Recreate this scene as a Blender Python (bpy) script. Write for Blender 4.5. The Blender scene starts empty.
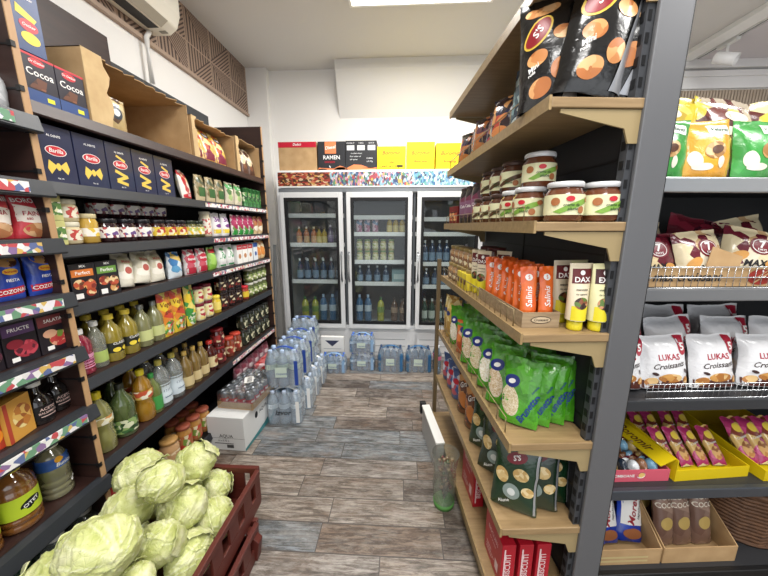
import bpy, math, random
from mathutils import Matrix, Vector, noise
R = math.radians
PI = math.pi
scn = bpy.context.scene
COL = scn.collection

# ------------------------------------------------------------------ camera
cam_data = bpy.data.cameras.new('camera')
cam = bpy.data.objects.new('camera', cam_data)
COL.objects.link(cam)
cam_data.sensor_width = 36.0
cam_data.lens = 36.0 * 309 / 768
cam_data.clip_start = 0.02
cam.location = (0, 0, 1.55)
cam.rotation_euler = (R(90 - 11.35), 0, R(2.96))
scn.camera = cam

# ------------------------------------------------------------------ world, exposure, big lights
world = bpy.data.worlds.new('world'); scn.world = world
world.use_nodes = True
bg = world.node_tree.nodes['Background']
bg.inputs[0].default_value = (0.86, 0.92, 1.0, 1)
bg.inputs[1].default_value = 0.3
scn.view_settings.view_transform = 'Standard'
scn.view_settings.look = 'None'
scn.view_settings.gamma = 1.0
scn.view_settings.use_curve_mapping = False
scn.view_settings.exposure = 0.36
scn.cycles.use_denoising = True
scn.cycles.max_bounces = 8
scn.cycles.transparent_max_bounces = 16

def area(name, loc, rot, sx, sy, power, color=(1, 1, 1)):
    l = bpy.data.lights.new(name, 'AREA'); l.shape = 'RECTANGLE'; l.size = sx; l.size_y = sy
    l.energy = power; l.color = color
    o = bpy.data.objects.new(name, l); COL.objects.link(o)
    o.location = loc; o.rotation_euler = rot
    return o
CEIL = 3.41
PANELS = [(0.15, 2.70, 1.15, 0.6), (0.13, 0.3, 1.15, 0.6), (0.13, -1.5, 1.15, 0.6), (2.6, 2.4, 1.15, 0.6), (2.6, 0.2, 1.15, 0.6)]
for i, (px, py, sx, sy) in enumerate(PANELS):
    area('ceiling_panel_light', (px, py, CEIL - 0.06), (0, 0, 0), sx, sy, 50, (1.0, 0.98, 0.95))
area('shop_front_fill', (0.9, -2.6, 1.6), (R(90), 0, 0), 4.6, 2.4, 38, (0.93, 0.96, 1.0))  # fill light added behind the camera, standing in for an unseen shop window

# ------------------------------------------------------------------ materials
MATS = {}
def srgb(h):
    h = h.lstrip('#'); c = [int(h[i:i + 2], 16) / 255 for i in (0, 2, 4)]
    g = sum(c) / 3; c = [(g + (x - g) * 0.9) * 0.97 for x in c]
    return tuple(x / 12.92 if x <= 0.04045 else ((x + 0.055) / 1.055) ** 2.4 for x in c) + (1.0,)
def mat(hexc, rough=0.5, metal=0.0, coat=0.0, trans=0.0, emit=0.0, ior=1.45):
    k = (hexc, rough, metal, coat, trans, emit)
    if k in MATS: return MATS[k]
    m = bpy.data.materials.new('colour_' + hexc.strip('#')); m.use_nodes = True
    b = m.node_tree.nodes['Principled BSDF']
    b.inputs['Base Color'].default_value = srgb(hexc); b.inputs['Roughness'].default_value = rough
    b.inputs['Metallic'].default_value = metal; b.inputs['Coat Weight'].default_value = coat
    b.inputs['Transmission Weight'].default_value = trans; b.inputs['IOR'].default_value = ior
    if emit:
        b.inputs['Emission Color'].default_value = srgb(hexc); b.inputs['Emission Strength'].default_value = emit
    MATS[k] = m
    return m
class NT:
    def __init__(s, name):
        s.m = bpy.data.materials.new(name); s.m.use_nodes = True; s.t = s.m.node_tree; s.b = s.t.nodes['Principled BSDF']
    def n(s, typ, **kw):
        x = s.t.nodes.new(typ)
        for k, v in kw.items():
            if k.startswith('i_'):
                x.inputs[k[2:].replace('_', ' ')].default_value = v
            else: setattr(x, k, v)
        return x
    def l(s, a, b): s.t.links.new(a, b)
    def math(s, op, a, b=None, c=None):
        x = s.n('ShaderNodeMath', operation=op)
        for i, v in enumerate((a, b, c)):
            if v is None: continue
            if isinstance(v, (int, float)): x.inputs[i].default_value = v
            else: s.l(v, x.inputs[i])
        return x.outputs[0]
    def ramp(s, fac, stops, interp='CONSTANT'):
        x = s.n('ShaderNodeValToRGB'); cr = x.color_ramp; cr.interpolation = interp
        while len(cr.elements) < len(stops): cr.elements.new(0.5)
        for e, (p, c) in zip(cr.elements, stops): e.position = p; e.color = srgb(c)
        s.l(fac, x.inputs[0]); return x.outputs[0]
    def mix(s, fac, a, b, blend='MIX'):
        x = s.n('ShaderNodeMix', data_type='RGBA', blend_type=blend)
        for i, v in ((0, fac), (6, a), (7, b)):
            if isinstance(v, (int, float)): x.inputs[i].default_value = v
            elif isinstance(v, tuple): x.inputs[i].default_value = v
            else: s.l(v, x.inputs[i])
        return x.outputs[2]
def art(cols, scale=60, seed=0.0, rough=0.35, warp=0.4, stretch=(1, 1, 1), coat=0.2):
    """printed picture: patches of the package's own ink colours"""
    k = ('art', tuple(cols), scale, seed, stretch)
    if k in MATS: return MATS[k]
    t = NT('printed_art')
    co = t.n('ShaderNodeTexCoord'); mp = t.n('ShaderNodeMapping'); mp.inputs['Location'].default_value = (seed * 3.1, seed * 1.7, seed * 2.3)
    mp.inputs['Scale'].default_value = stretch
    t.l(co.outputs['Object'], mp.inputs[0])
    nz = t.n('ShaderNodeTexNoise'); nz.inputs['Scale'].default_value = scale * 0.6; nz.inputs['Detail'].default_value = 2
    t.l(mp.outputs[0], nz.inputs['Vector'])
    v = t.n('ShaderNodeTexVoronoi'); v.inputs['Scale'].default_value = scale
    ad = t.n('ShaderNodeVectorMath', operation='MULTIPLY_ADD'); ad.inputs[1].default_value = (warp * 2 / scale,) * 3
    t.l(nz.outputs['Color'], ad.inputs[0]); t.l(mp.outputs[0], ad.inputs[2]); t.l(ad.outputs[0], v.inputs['Vector'])
    sp = t.n('ShaderNodeSeparateColor'); t.l(v.outputs['Color'], sp.inputs[0])
    n = len(cols)
    c = t.ramp(sp.outputs[0], [(i / n, cc) for i, cc in enumerate(cols)])
    t.l(c, t.b.inputs['Base Color']); t.b.inputs['Roughness'].default_value = rough; t.b.inputs['Coat Weight'].default_value = coat
    MATS[k] = t.m
    return t.m
def clear(tint='#ffffff', gloss=0.12, opacity=0.08, rough=0.05):
    """thin see-through plastic or glass"""
    k = ('clear', tint, gloss, opacity)
    if k in MATS: return MATS[k]
    t = NT('clear_plastic'); t.t.nodes.remove(t.b)
    out = t.t.nodes['Material Output']
    tr = t.n('ShaderNodeBsdfTransparent'); tr.inputs[0].default_value = srgb(tint)
    df = t.n('ShaderNodeBsdfDiffuse'); df.inputs[0].default_value = srgb(tint)
    gl = t.n('ShaderNodeBsdfGlossy'); gl.inputs['Roughness'].default_value = rough
    fr = t.n('ShaderNodeLayerWeight'); fr.inputs['Blend'].default_value = 0.25
    f = t.math('MULTIPLY_ADD', fr.outputs['Facing'], 0.55, gloss)
    m1 = t.n('ShaderNodeMixShader'); m1.inputs[0].default_value = opacity
    t.l(tr.outputs[0], m1.inputs[1]); t.l(df.outputs[0], m1.inputs[2])
    m2 = t.n('ShaderNodeMixShader'); t.l(f, m2.inputs[0]); t.l(m1.outputs[0], m2.inputs[1]); t.l(gl.outputs[0], m2.inputs[2])
    t.l(m2.outputs[0], out.inputs[0]); MATS[k] = t.m
    return t.m
def foil(hexc, rough=0.28, bump=0.25, scale=35, metal=0.0, cols=None):
    k = ('foil', hexc, rough, bump, scale, metal, tuple(cols or ()))
    if k in MATS: return MATS[k]
    t = NT('bag_film'); co = t.n('ShaderNodeTexCoord')
    nz = t.n('ShaderNodeTexNoise'); nz.inputs['Scale'].default_value = scale; nz.inputs['Detail'].default_value = 3; nz.inputs['Distortion'].default_value = 1.2
    t.l(co.outputs['Object'], nz.inputs['Vector'])
    bp = t.n('ShaderNodeBump'); bp.inputs['Strength'].default_value = bump; bp.inputs['Distance'].default_value = 0.01
    t.l(nz.outputs['Fac'], bp.inputs['Height']); t.l(bp.outputs[0], t.b.inputs['Normal'])
    if cols:
        v = t.n('ShaderNodeTexVoronoi'); v.inputs['Scale'].default_value = 28
        t.l(co.outputs['Object'], v.inputs['Vector']); sp = t.n('ShaderNodeSeparateColor'); t.l(v.outputs['Color'], sp.inputs[0])
        t.l(t.ramp(sp.outputs[0], [(0, hexc)] + [(0.45 + 0.5 * i / len(cols), c) for i, c in enumerate(cols)]), t.b.inputs['Base Color'])
    else: t.b.inputs['Base Color'].default_value = srgb(hexc)
    t.b.inputs['Roughness'].default_value = rough; t.b.inputs['Metallic'].default_value = metal
    t.b.inputs['Coat Weight'].default_value = 0.5; t.b.inputs['Coat Roughness'].default_value = 0.15
    MATS[k] = t.m
    return t.m
def wood(name, c1, c2, sc=(2, 30, 30), rough=0.5):
    k = ('wood', name)
    if k in MATS: return MATS[k]
    t = NT(name); co = t.n('ShaderNodeTexCoord'); mp = t.n('ShaderNodeMapping'); mp.inputs['Scale'].default_value = sc
    t.l(co.outputs['Object'], mp.inputs[0]); nz = t.n('ShaderNodeTexNoise'); nz.inputs['Scale'].default_value = 2.0; nz.inputs['Detail'].default_value = 5
    t.l(mp.outputs[0], nz.inputs['Vector'])
    t.l(t.ramp(nz.outputs['Fac'], [(0.3, c1), (0.7, c2)], 'LINEAR'), t.b.inputs['Base Color']); t.b.inputs['Roughness'].default_value = rough
    MATS[k] = t.m
    return t.m
def wall_mat(name, c, rough=0.9):
    t = NT(name); co = t.n('ShaderNodeTexCoord'); nz = t.n('ShaderNodeTexNoise'); nz.inputs['Scale'].default_value = 60
    t.l(co.outputs['Object'], nz.inputs['Vector']); bp = t.n('ShaderNodeBump'); bp.inputs['Strength'].default_value = 0.08; bp.inputs['Distance'].default_value = 0.01
    t.l(nz.outputs['Fac'], bp.inputs['Height']); t.l(bp.outputs[0], t.b.inputs['Normal'])
    t.b.inputs['Base Color'].default_value = srgb(c); t.b.inputs['Roughness'].default_value = rough
    return t.m
def floor_mat():
    t = NT('weathered_plank_tiles'); co = t.n('ShaderNodeTexCoord'); s = t.n('ShaderNodeSeparateXYZ'); t.l(co.outputs['Object'], s.inputs[0])
    W, L = 0.155, 0.62
    y = t.math('DIVIDE', t.math('ADD', s.outputs[1], 10 - 0.035), W); row = t.math('FLOOR', y); fy = t.math('FRACT', y)
    wn = t.n('ShaderNodeTexWhiteNoise', noise_dimensions='1D'); t.l(row, wn.inputs['W'])
    x = t.math('ADD', t.math('DIVIDE', s.outputs[0], L), t.math('ADD', wn.outputs['Value'], 20.0)); colm = t.math('FLOOR', x); fx = t.math('FRACT', x)
    cb = t.n('ShaderNodeCombineXYZ'); t.l(row, cb.inputs[0]); t.l(colm, cb.inputs[1])
    w2 = t.n('ShaderNodeTexWhiteNoise', noise_dimensions='2D'); t.l(cb.outputs[0], w2.inputs['Vector'])
    base = t.ramp(w2.outputs['Value'], [(0, '#aaa198'), (0.16, '#7d6f64'), (0.3, '#8f989e'), (0.44, '#b3a698'), (0.6, '#6a5d54'), (0.68, '#a09284'), (0.8, '#878f95'), (0.92, '#8f7a68')])
    # grain runs along the plank
    cc2 = t.n('ShaderNodeCombineXYZ'); t.l(t.math('MULTIPLY', s.outputs[0], 6.0), cc2.inputs[0]); t.l(t.math('MULTIPLY', s.outputs[1], 14.0), cc2.inputs[1]); t.l(t.math('MULTIPLY', w2.outputs['Value'], 90.0), cc2.inputs[2])
    cc = t.n('ShaderNodeCombineXYZ'); t.l(t.math('MULTIPLY', s.outputs[0], 3.0), cc.inputs[0]); t.l(t.math('MULTIPLY', s.outputs[1], 26.0), cc.inputs[1])
    t.l(t.math('MULTIPLY', w2.outputs['Value'], 50.0), cc.inputs[2])
    g = t.n('ShaderNodeTexNoise'); g.inputs['Scale'].default_value = 1.9; g.inputs['Detail'].default_value = 10; g.inputs['Roughness'].default_value = 0.8; g.inputs['Distortion'].default_value = 0.8
    t.l(cc.outputs[0], g.inputs['Vector'])
    gr = t.ramp(g.outputs['Fac'], [(0.32, '#28201c'), (0.47, '#948a82'), (0.62, '#ffffff')], 'LINEAR')
    c = t.mix(0.95, base, gr, 'MULTIPLY')
    n2 = t.n('ShaderNodeTexNoise'); n2.inputs['Scale'].default_value = .9; n2.inputs['Detail'].default_value = 7; n2.inputs['Roughness'].default_value = .7; t.l(cc2.outputs[0], n2.inputs['Vector'])
    mr = t.n('ShaderNodeMapRange'); mr.inputs[1].default_value = .52; mr.inputs[2].default_value = .72; mr.inputs[4].default_value = .55; t.l(n2.outputs['Fac'], mr.inputs[0])
    c = t.mix(mr.outputs[0], c, srgb('#7d614c'))
    wv = t.n('ShaderNodeTexNoise'); wv.inputs['Scale'].default_value = 1.2; wv.inputs['Detail'].default_value = 8; wv.inputs['Roughness'].default_value = .75; t.l(cc2.outputs[0], wv.inputs['Vector'])
    mr = t.n('ShaderNodeMapRange'); mr.inputs[1].default_value = .45; mr.inputs[2].default_value = .75; mr.inputs[4].default_value = .38; t.l(wv.outputs['Fac'], mr.inputs[0])
    c = t.mix(mr.outputs[0], c, srgb('#cfc9c0'))
    e = t.math('MAXIMUM', t.math('MAXIMUM', t.math('LESS_THAN', fy, 0.02), t.math('GREATER_THAN', fy, 0.98)), t.math('MAXIMUM', t.math('LESS_THAN', fx, 0.004), t.math('GREATER_THAN', fx, 0.996)))
    c = t.mix(e, c, srgb('#4a423c')); t.l(c, t.b.inputs['Base Color']); t.b.inputs['Roughness'].default_value = 0.45
    bp = t.n('ShaderNodeBump'); bp.inputs['Strength'].default_value = 0.25; bp.inputs['Distance'].default_value = 0.003
    t.l(t.math('SUBTRACT', g.outputs['Fac'], e), bp.inputs['Height']); t.l(bp.outputs[0], t.b.inputs['Normal'])
    return t.m
def carved_mat():
    """brown panel with a pattern of stripes turning in triangles"""
    t = NT('carved_wood_stripes'); co = t.n('ShaderNodeTexCoord'); s = t.n('ShaderNodeSeparateXYZ'); t.l(co.outputs['Object'], s.inputs[0])
    T = 0.36
    a = t.math('DIVIDE', t.math('ADD', s.outputs[1], 10.0), T); b = t.math('DIVIDE', t.math('SUBTRACT', CEIL + 0.02, s.outputs[2]), T * 0.8)
    fa, fb = t.math('FRACT', a), t.math('FRACT', b)
    par = t.math('MODULO', t.math('ADD', t.math('FLOOR', a), t.math('FLOOR', b)), 2.0)
    diag = t.math('GREATER_THAN', fa, t.math('ADD', t.math('MULTIPLY', fb, t.math('SUBTRACT', 1.0, t.math('MULTIPLY', par, 2.0))), par))
    s1 = t.math('ADD', fa, fb); s2 = t.math('SUBTRACT', fa, fb)
    d1 = t.math('ADD', t.math('MULTIPLY', s1, par), t.math('MULTIPLY', s2, t.math('SUBTRACT', 1.0, par)))
    st = t.math('ADD', t.math('MULTIPLY', diag, d1), t.math('MULTIPLY', t.math('SUBTRACT', 1.0, diag), t.math('ADD', fa, t.math('MULTIPLY', par, 0.03))))
    line = t.math('GREATER_THAN', t.math('FRACT', t.math('MULTIPLY', st, 9.0)), 0.45)
    edge = t.math('MAXIMUM', t.math('LESS_THAN', fa, 0.035), t.math('LESS_THAN', fb, 0.04))
    c = t.mix(line, srgb('#4f3b31'), srgb('#a68d7b')); c = t.mix(edge, c, srgb('#b39a86'))
    t.l(c, t.b.inputs['Base Color']); t.b.inputs['Roughness'].default_value = 0.6
    bp = t.n('ShaderNodeBump'); bp.inputs['Strength'].default_value = 0.6; bp.inputs['Distance'].default_value = 0.01
    t.l(t.math('MAXIMUM', line, edge), bp.inputs['Height']); t.l(bp.outputs[0], t.b.inputs['Normal'])
    return t.m

# ------------------------------------------------------------------ mesh building
class MB:
    def __init__(s): s.v = []; s.f = []; s.sm = []
    def add(s, v, f, smooth=False):
        o = len(s.v); s.v += [tuple(p) for p in v]; s.f += [tuple(i + o for i in q) for q in f]; s.sm += [smooth] * len(f); return s
    def box(s, x0, y0, z0, x1, y1, z1):
        v = [(x0, y0, z0), (x1, y0, z0), (x1, y1, z0), (x0, y1, z0), (x0, y0, z1), (x1, y0, z1), (x1, y1, z1), (x0, y1, z1)]
        return s.add(v, [(0, 3, 2, 1), (4, 5, 6, 7), (0, 1, 5, 4), (1, 2, 6, 5), (2, 3, 7, 6), (3, 0, 4, 7)])
    def prism(s, pts, y0, y1, axis='y'):
        n = len(pts)
        def P(a, b, c): return {'y': (a, c, b), 'x': (c, a, b), 'z': (a, b, c)}[axis]
        v = [P(a, b, y0) for a, b in pts] + [P(a, b, y1) for a, b in pts]
        return s.add(v, [tuple(range(n)), tuple(range(2 * n - 1, n - 1, -1))] + [(i, i + n, (i + 1) % n + n, (i + 1) % n) for i in range(n)])
    def lathe(s, prof, seg=20, a0=0.0, a1=2 * PI, c=(0, 0, 0), sy=1.0):
        full = abs(a1 - a0 - 2 * PI) < 1e-6; m = seg if full else seg + 1; v = []
        for r, z in prof:
            for i in range(m):
                a = a0 + (a1 - a0) * i / seg
                v.append((c[0] + r * math.sin(a), c[1] - r * math.cos(a) * sy, c[2] + z))
        f = []
        for j in range(len(prof) - 1):
            for i in range(seg):
                k = (i + 1) % m if full else i + 1
                f.append((j * m + i, j * m + k, (j + 1) * m + k, (j + 1) * m + i))
        return s.add(v, f, True)
    def tube(s, pts, r, seg=6, caps=True):
        pts = [Vector(p) for p in pts]; v = []; f = []
        for i, p in enumerate(pts):
            d = (pts[min(i + 1, len(pts) - 1)] - pts[max(i - 1, 0)]).normalized()
            u = d.cross(Vector((0, 0, 1)));
            if u.length < 1e-3: u = d.cross(Vector((1, 0, 0)))
            u.normalize(); w = d.cross(u)
            for k in range(seg):
                a = 2 * PI * k / seg; v.append(tuple(p + (u * math.cos(a) + w * math.sin(a)) * r))
        for i in range(len(pts) - 1):
            for k in range(seg): f.append((i * seg + k, i * seg + (k + 1) % seg, (i + 1) * seg + (k + 1) % seg, (i + 1) * seg + k))
        if caps: f += [tuple(range(seg))[::-1], tuple(range((len(pts) - 1) * seg, len(pts) * seg))]
        return s.add(v, f, True)
    def grid(s, fn, nx, nz, smooth=True):
        v = [fn(i / nx, j / nz) for j in range(nz + 1) for i in range(nx + 1)]
        f = [(j * (nx + 1) + i, j * (nx + 1) + i + 1, (j + 1) * (nx + 1) + i + 1, (j + 1) * (nx + 1) + i) for j in range(nz) for i in range(nx)]
        return s.add(v, f, smooth)
    def build(s, name, m, parent=None, bevel=0.0, loc=None):
        me = bpy.data.meshes.new(name); me.from_pydata(s.v, [], s.f); me.materials.append(m)
        me.polygons.foreach_set('use_smooth', s.sm); me.update()
        o = bpy.data.objects.new(name, me); COL.objects.link(o)
        if parent is not None: o.parent = parent
        if loc: o.location = loc
        if bevel:
            b = o.modifiers.new('edge', 'BEVEL'); b.width = bevel; b.segments = 2; b.limit_method = 'ANGLE'
        return o
def empty(name, loc=(0, 0, 0), rz=0.0):
    o = bpy.data.objects.new(name, None); COL.objects.link(o); o.location = loc; o.rotation_euler = (0, 0, rz); o.empty_display_size = 0.05
    return o
def tag(o, label, cat, group=None):
    o['label'] = label; o['category'] = cat
    if group: o['group'] = group
    return o
def struct(name, mb, m, bevel=0.0):
    o = mb.build(name, m, None, bevel); o['kind'] = 'structure'; return o

# flat artwork laid on a surface: surf(u, v, lift) -> point
TCACHE = {}
def text_geo(s, bold=0.0):
    k = (s, bold)
    if k in TCACHE: return TCACHE[k]
    c = bpy.data.curves.new('lettering', 'FONT'); c.body = s; c.size = 1.0; c.align_x = 'CENTER'; c.align_y = 'CENTER'; c.resolution_u = 2; c.offset = bold
    o = bpy.data.objects.new('lettering', c); COL.objects.link(o)
    me = o.to_mesh(); v = [tuple(p.co)[:2] for p in me.vertices]; f = [tuple(p.vertices) for p in me.polygons]
    o.to_mesh_clear(); bpy.data.objects.remove(o); bpy.data.curves.remove(c)
    TCACHE[k] = (v, f); return v, f
def deco(parent, surf, name, m, shapes, lift=0.0008, label=None):
    mb = MB()
    for sh in shapes:
        k = sh[0]
        if k == 't':      # text, u, v, size, slant, turn, bold, stretch
            _, s, u0, v0, size = sh[:5]; sl = sh[5] if len(sh) > 5 else 0; tr = R(sh[6]) if len(sh) > 6 else 0; bo = sh[7] if len(sh) > 7 else 0.015; sx = sh[8] if len(sh) > 8 else 1
            v, f = text_geo(s, bo); pts = []
            for a, b in v:
                a = (a * sx + b * sl) * size; b = b * size
                pts.append((u0 + a * math.cos(tr) - b * math.sin(tr), v0 + a * math.sin(tr) + b * math.cos(tr)))
            mb.add([surf(a, b, lift) for a, b in pts], f)
        elif k == 'r':    # rectangle
            _, a0, b0, a1, b1 = sh[:5]; tr = R(sh[5]) if len(sh) > 5 else 0
            ca, cb = (a0 + a1) / 2, (b0 + b1) / 2
            def g(i, j):
                a, b = (a0 - ca) + (a1 - a0) * i, (b0 - cb) + (b1 - b0) * j
                return surf(ca + a * math.cos(tr) - b * math.sin(tr), cb + a * math.sin(tr) + b * math.cos(tr), lift)
            mb.grid(g, 8, 4)
        elif k == 'e':    # ellipse
            _, a0, b0, ra, rb = sh[:5]; tr = R(sh[5]) if len(sh) > 5 else 0; n = 20
            pts = [(0, 0)] + [(ra * q * math.cos(2 * PI * i / n), rb * q * math.sin(2 * PI * i / n)) for q in (0.5, 1) for i in range(n)]
            pts = [(a0 + a * math.cos(tr) - b * math.sin(tr), b0 + a * math.sin(tr) + b * math.cos(tr)) for a, b in pts]
            f = [(0, 1 + i, 1 + (i + 1) % n) for i in range(n)] + [(1 + i, 1 + n + i, 1 + n + (i + 1) % n, 1 + (i + 1) % n) for i in range(n)]
            mb.add([surf(a, b, lift) for a, b in pts], f, True)
        elif k == 'p':
            pts = sh[1]; ca = sum(a for a, b in pts) / len(pts); cb = sum(b for a, b in pts) / len(pts); N = 6
            for (a0, b0), (a1, b1) in zip(pts, pts[1:] + pts[:1]):
                vv, ix = [], {}
                for i in range(N + 1):
                    for j in range(N + 1 - i):
                        s, t = i / N, j / N; ix[i, j] = len(vv)
                        vv.append(surf(ca + (a0 - ca) * s + (a1 - ca) * t, cb + (b0 - cb) * s + (b1 - cb) * t, lift))
                ff = [(ix[i, j], ix[i + 1, j], ix[i, j + 1]) for i in range(N) for j in range(N - i)] + [(ix[i + 1, j], ix[i + 1, j + 1], ix[i, j + 1]) for i in range(N - 1) for j in range(N - 1 - i)]
                mb.add(vv, ff)
    o = mb.build(name, m, parent)
    if label: o['label'] = label
    return o

def copy_tree(o, parent=None):
    c = o.copy(); COL.objects.link(c); c.parent = parent
    for ch in o.children: copy_tree(ch, c)
    return c
ITEMS = []
# repeats that stand wholly behind other goods or outside the frame are left out
HIDDEN = set('''pink syrup bottle standing behind the first one
pale oil bottle half hidden behind the wood-edged panel
dark pepper jar, second along the bottom shelf beside the cabbage crate
green water bottle by the picture corner
green bottle in the second row by the picture corner
brown-lidded spread jar, first of the inner row
brown-lidded spread jar, second of the inner row
tan jar with gold lid, first in the inner row
tan jar with gold lid, second in the inner row
tan jar with gold lid, third in the inner row
bright green rice bag, third from the grey post, third in from the wire
bright green rice bag, third from the grey post, against the panel
bright green rice bag, fifth from the grey post, third in from the wire
dark green nut bag second along in the inner row
dark green nut bag third along in the inner row
red biscuit box behind the lone one on the lowest shelf
orange cake bag, second of its colour
green cake bag further along the silver shelf
orange cake bag at the far end of the silver shelf
yellow and brown cake bag, fourth in the row behind the cake bags
maroon croissant bag further along the basket
cream croissant bag at the end of the basket
white croissant bag, fourth in the front row of the basket
white croissant bag, fifth in the front row of the basket
white croissant bag, fifth in the row behind the front row
white croissant bag, first in the last row by the back panel
blue wafer pack, fourth in the brown wafer box
blue wafer pack, fifth in the brown wafer box
blue wafer pack, sixth in the brown wafer box
brown cocoa stick pack, third across the rear row
blue water bottle, third on the bottom shelf behind the wall-side fridge door
dark bottle in the rear row, fifth on the third shelf behind the wall-side fridge door
purple drink bottle, first on the third shelf behind the rack-side fridge door'''.split('\n'))
class Item:
    def __init__(s, root, w, d, h, cat, surf=None): s.root, s.w, s.d, s.h, s.cat, s.surf, s.used = root, w, d, h, cat, surf, False; ITEMS.append(s)
    def put(s, loc, rz, label, group=None, tilt=0.0, lean=0.0, sc=1.0):
        if label in HIDDEN: return None
        o = s.root if not s.used else copy_tree(s.root); s.used = True
        o.location = loc; o.rotation_mode = 'XYZ'
        M4 = Matrix.Rotation(tilt, 4, 'X') @ Matrix.Rotation(lean, 4, 'Y') @ Matrix.Diagonal((sc if isinstance(sc, tuple) else (sc, sc, sc)) + (1,))
        if (tilt or lean) and s.cat != 'cabbage': loc = (loc[0], loc[1], loc[2] + 0.0008 - min((M4 @ v.co).z for v in o.data.vertices))
        o.matrix_basis = Matrix.Translation(loc) @ Matrix.Rotation(rz, 4, 'Z') @ Matrix.Rotation(tilt, 4, 'X') @ Matrix.Rotation(lean, 4, 'Y') @ Matrix.Diagonal((sc if isinstance(sc, tuple) else (sc, sc, sc)) + (1,))
        if 'group' in o: del o['group']
        tag(o, label, s.cat, group)
        return o
ORD = ['first', 'second', 'third', 'fourth', 'fifth', 'sixth', 'seventh', 'eighth', 'ninth', 'tenth', 'eleventh', 'twelfth', 'thirteenth', 'fourteenth', 'fifteenth', 'sixteenth', 'seventeenth', 'eighteenth', 'nineteenth', 'twentieth']

# ------------------------------------------------------------------ kinds of package
def carton(name, w, d, h, m, cat='box', bevel=0.0012):
    o = MB().box(-w / 2, -d / 2, 0, w / 2, d / 2, h).build(name, m, None, bevel)
    return Item(o, w, d, h, cat, lambda u, v, l: (u, -d / 2 - l, v))
def side_surf(d, w):   # the end face at -x of a carton
    return lambda u, v, l: (-w / 2 - l, -u, v)
def pouch(name, w, t, h, m, cat='bag', bot=0.0, wr=1.0, seed=1, seal=0.07, top=None):
    """soft filled bag: flat seal on top, bulging faces, gusset or seal below"""
    def th(i, j):
        a = max(0.0, 1 - abs(2 * i - 1) ** 2.6) ** 0.55
        if j < seal and not bot: b = 0.0
        elif j > 1 - seal: b = 0.0
        else:
            q = (j - (0 if bot else seal)) / (1 - seal - (0 if bot else seal))
            b = (max(0, 1 - (max(q - 0.45, 0) / 0.55) ** 2.0)) ** 0.6
            if bot: b *= bot + (1 - bot) * min(1, q / 0.3) ** 0.5 if q < 0.3 else 1
            else: b = min(b, (min(1, q / 0.42)) ** 0.55)
        return t / 2 * a * b
    def half(i, j):
        e = abs(j - 0.5) * 2
        pin = 1 - 0.05 * (1 - e ** 2)
        k = abs(2 * i - 1) ** 2
        return (i - 0.5) * w * pin + k * wr * (0.006 * noise.noise((seed * 5.1, j * 4, i * 2)) + 0.002 * noise.noise((seed, j * 17, i * 3))), j * h + max(0, j - .8) / .2 * wr * 0.007 * noise.noise((i * 3.1, seed * 2.7, 1))
    def wr_(x, z, s):
        q = noise.noise((x * 14 + seed * 7, z * 9, s * 3.3)) * 0.006 + noise.noise((x * 45, z * 16 + seed * 3, s * 5.1)) * 0.0025
        return q * wr
    def F(i, j, s, l=0.0):
        x, z = half(i, j); T = th(i, j); q = wr_(x, z, s) * min(1, T / (t * 0.12) + 0.15)
        if j > 0.75: q += 0.0018 * math.sin(x * 230 + seed) * (j - 0.75) / 0.25 * wr
        return (x, s * (T + q + l) if T > 0 else (s * (0.0006 + l) + q * 0.8), z)
    mb = MB(); mb.grid(lambda i, j: F(i, j, -1), 16, 20); mb.grid(lambda i, j: F(1 - i, j, 1), 16, 20)
    o = mb.build(name, m)
    def surf(u, v, l): return F(min(1, max(0, u / w + 0.5)), min(1, max(0, v / h)), -1, l)
    return Item(o, w, t, h, cat, surf)
def lathe_item(name, prof, m, cat, seg=20, R0=None):
    o = MB().lathe(prof, seg).build(name, m)
    Rm = R0 or max(r for r, z in prof)
    def rad(v):
        for (r0, z0), (r1, z1) in zip(prof, prof[1:]):
            if min(z0, z1) <= v <= max(z0, z1) and z1 != z0: return r0 + (r1 - r0) * (v - z0) / (z1 - z0)
        return Rm
    def surf(u, v, l):
        r = rad(v) + l; a = u / Rm
        return (r * math.sin(a), -r * math.cos(a), v)
    it = Item(o, Rm * 2, Rm * 2, max(z for r, z in prof), cat, surf); it.R = Rm; it.rad = rad
    return it
def band(it, z0, z1, m, name='paper_label', half=PI, lift=0.0008):
    r = it.R
    n = 5; pr = [(it.rad(z0 + (z1 - z0) * i / n) + lift, z0 + (z1 - z0) * i / n) for i in range(n + 1)]
    return MB().lathe(pr, 20, -half, half).build(name, m, it.root)
def jar(name, r, h, lid, inner, lab, cat='jar', lz=(0.2, 0.72), lidh=0.016, lm=None, squat=0.0):
    pr = [(0, 0), (r * 0.86, 0), (r, r * 0.14), (r, h * 0.76), (r * 0.84, h * 0.87), (r * 0.84, h)]
    it = lathe_item(name, pr, inner, cat, 20, r)
    MB().lathe([(r * 0.9, h - lidh * 0.7), (r * 0.93, h - lidh * 0.6), (r * 0.93, h + lidh * 0.3), (r * 0.88, h + lidh * 0.5), (0, h + lidh * 0.5)], 20).build('lid', lid, it.root)
    if lab: band(it, h * lz[0], h * lz[1], lab, half=2.4)
    it.h = h + lidh * 0.5
    return it
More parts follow.
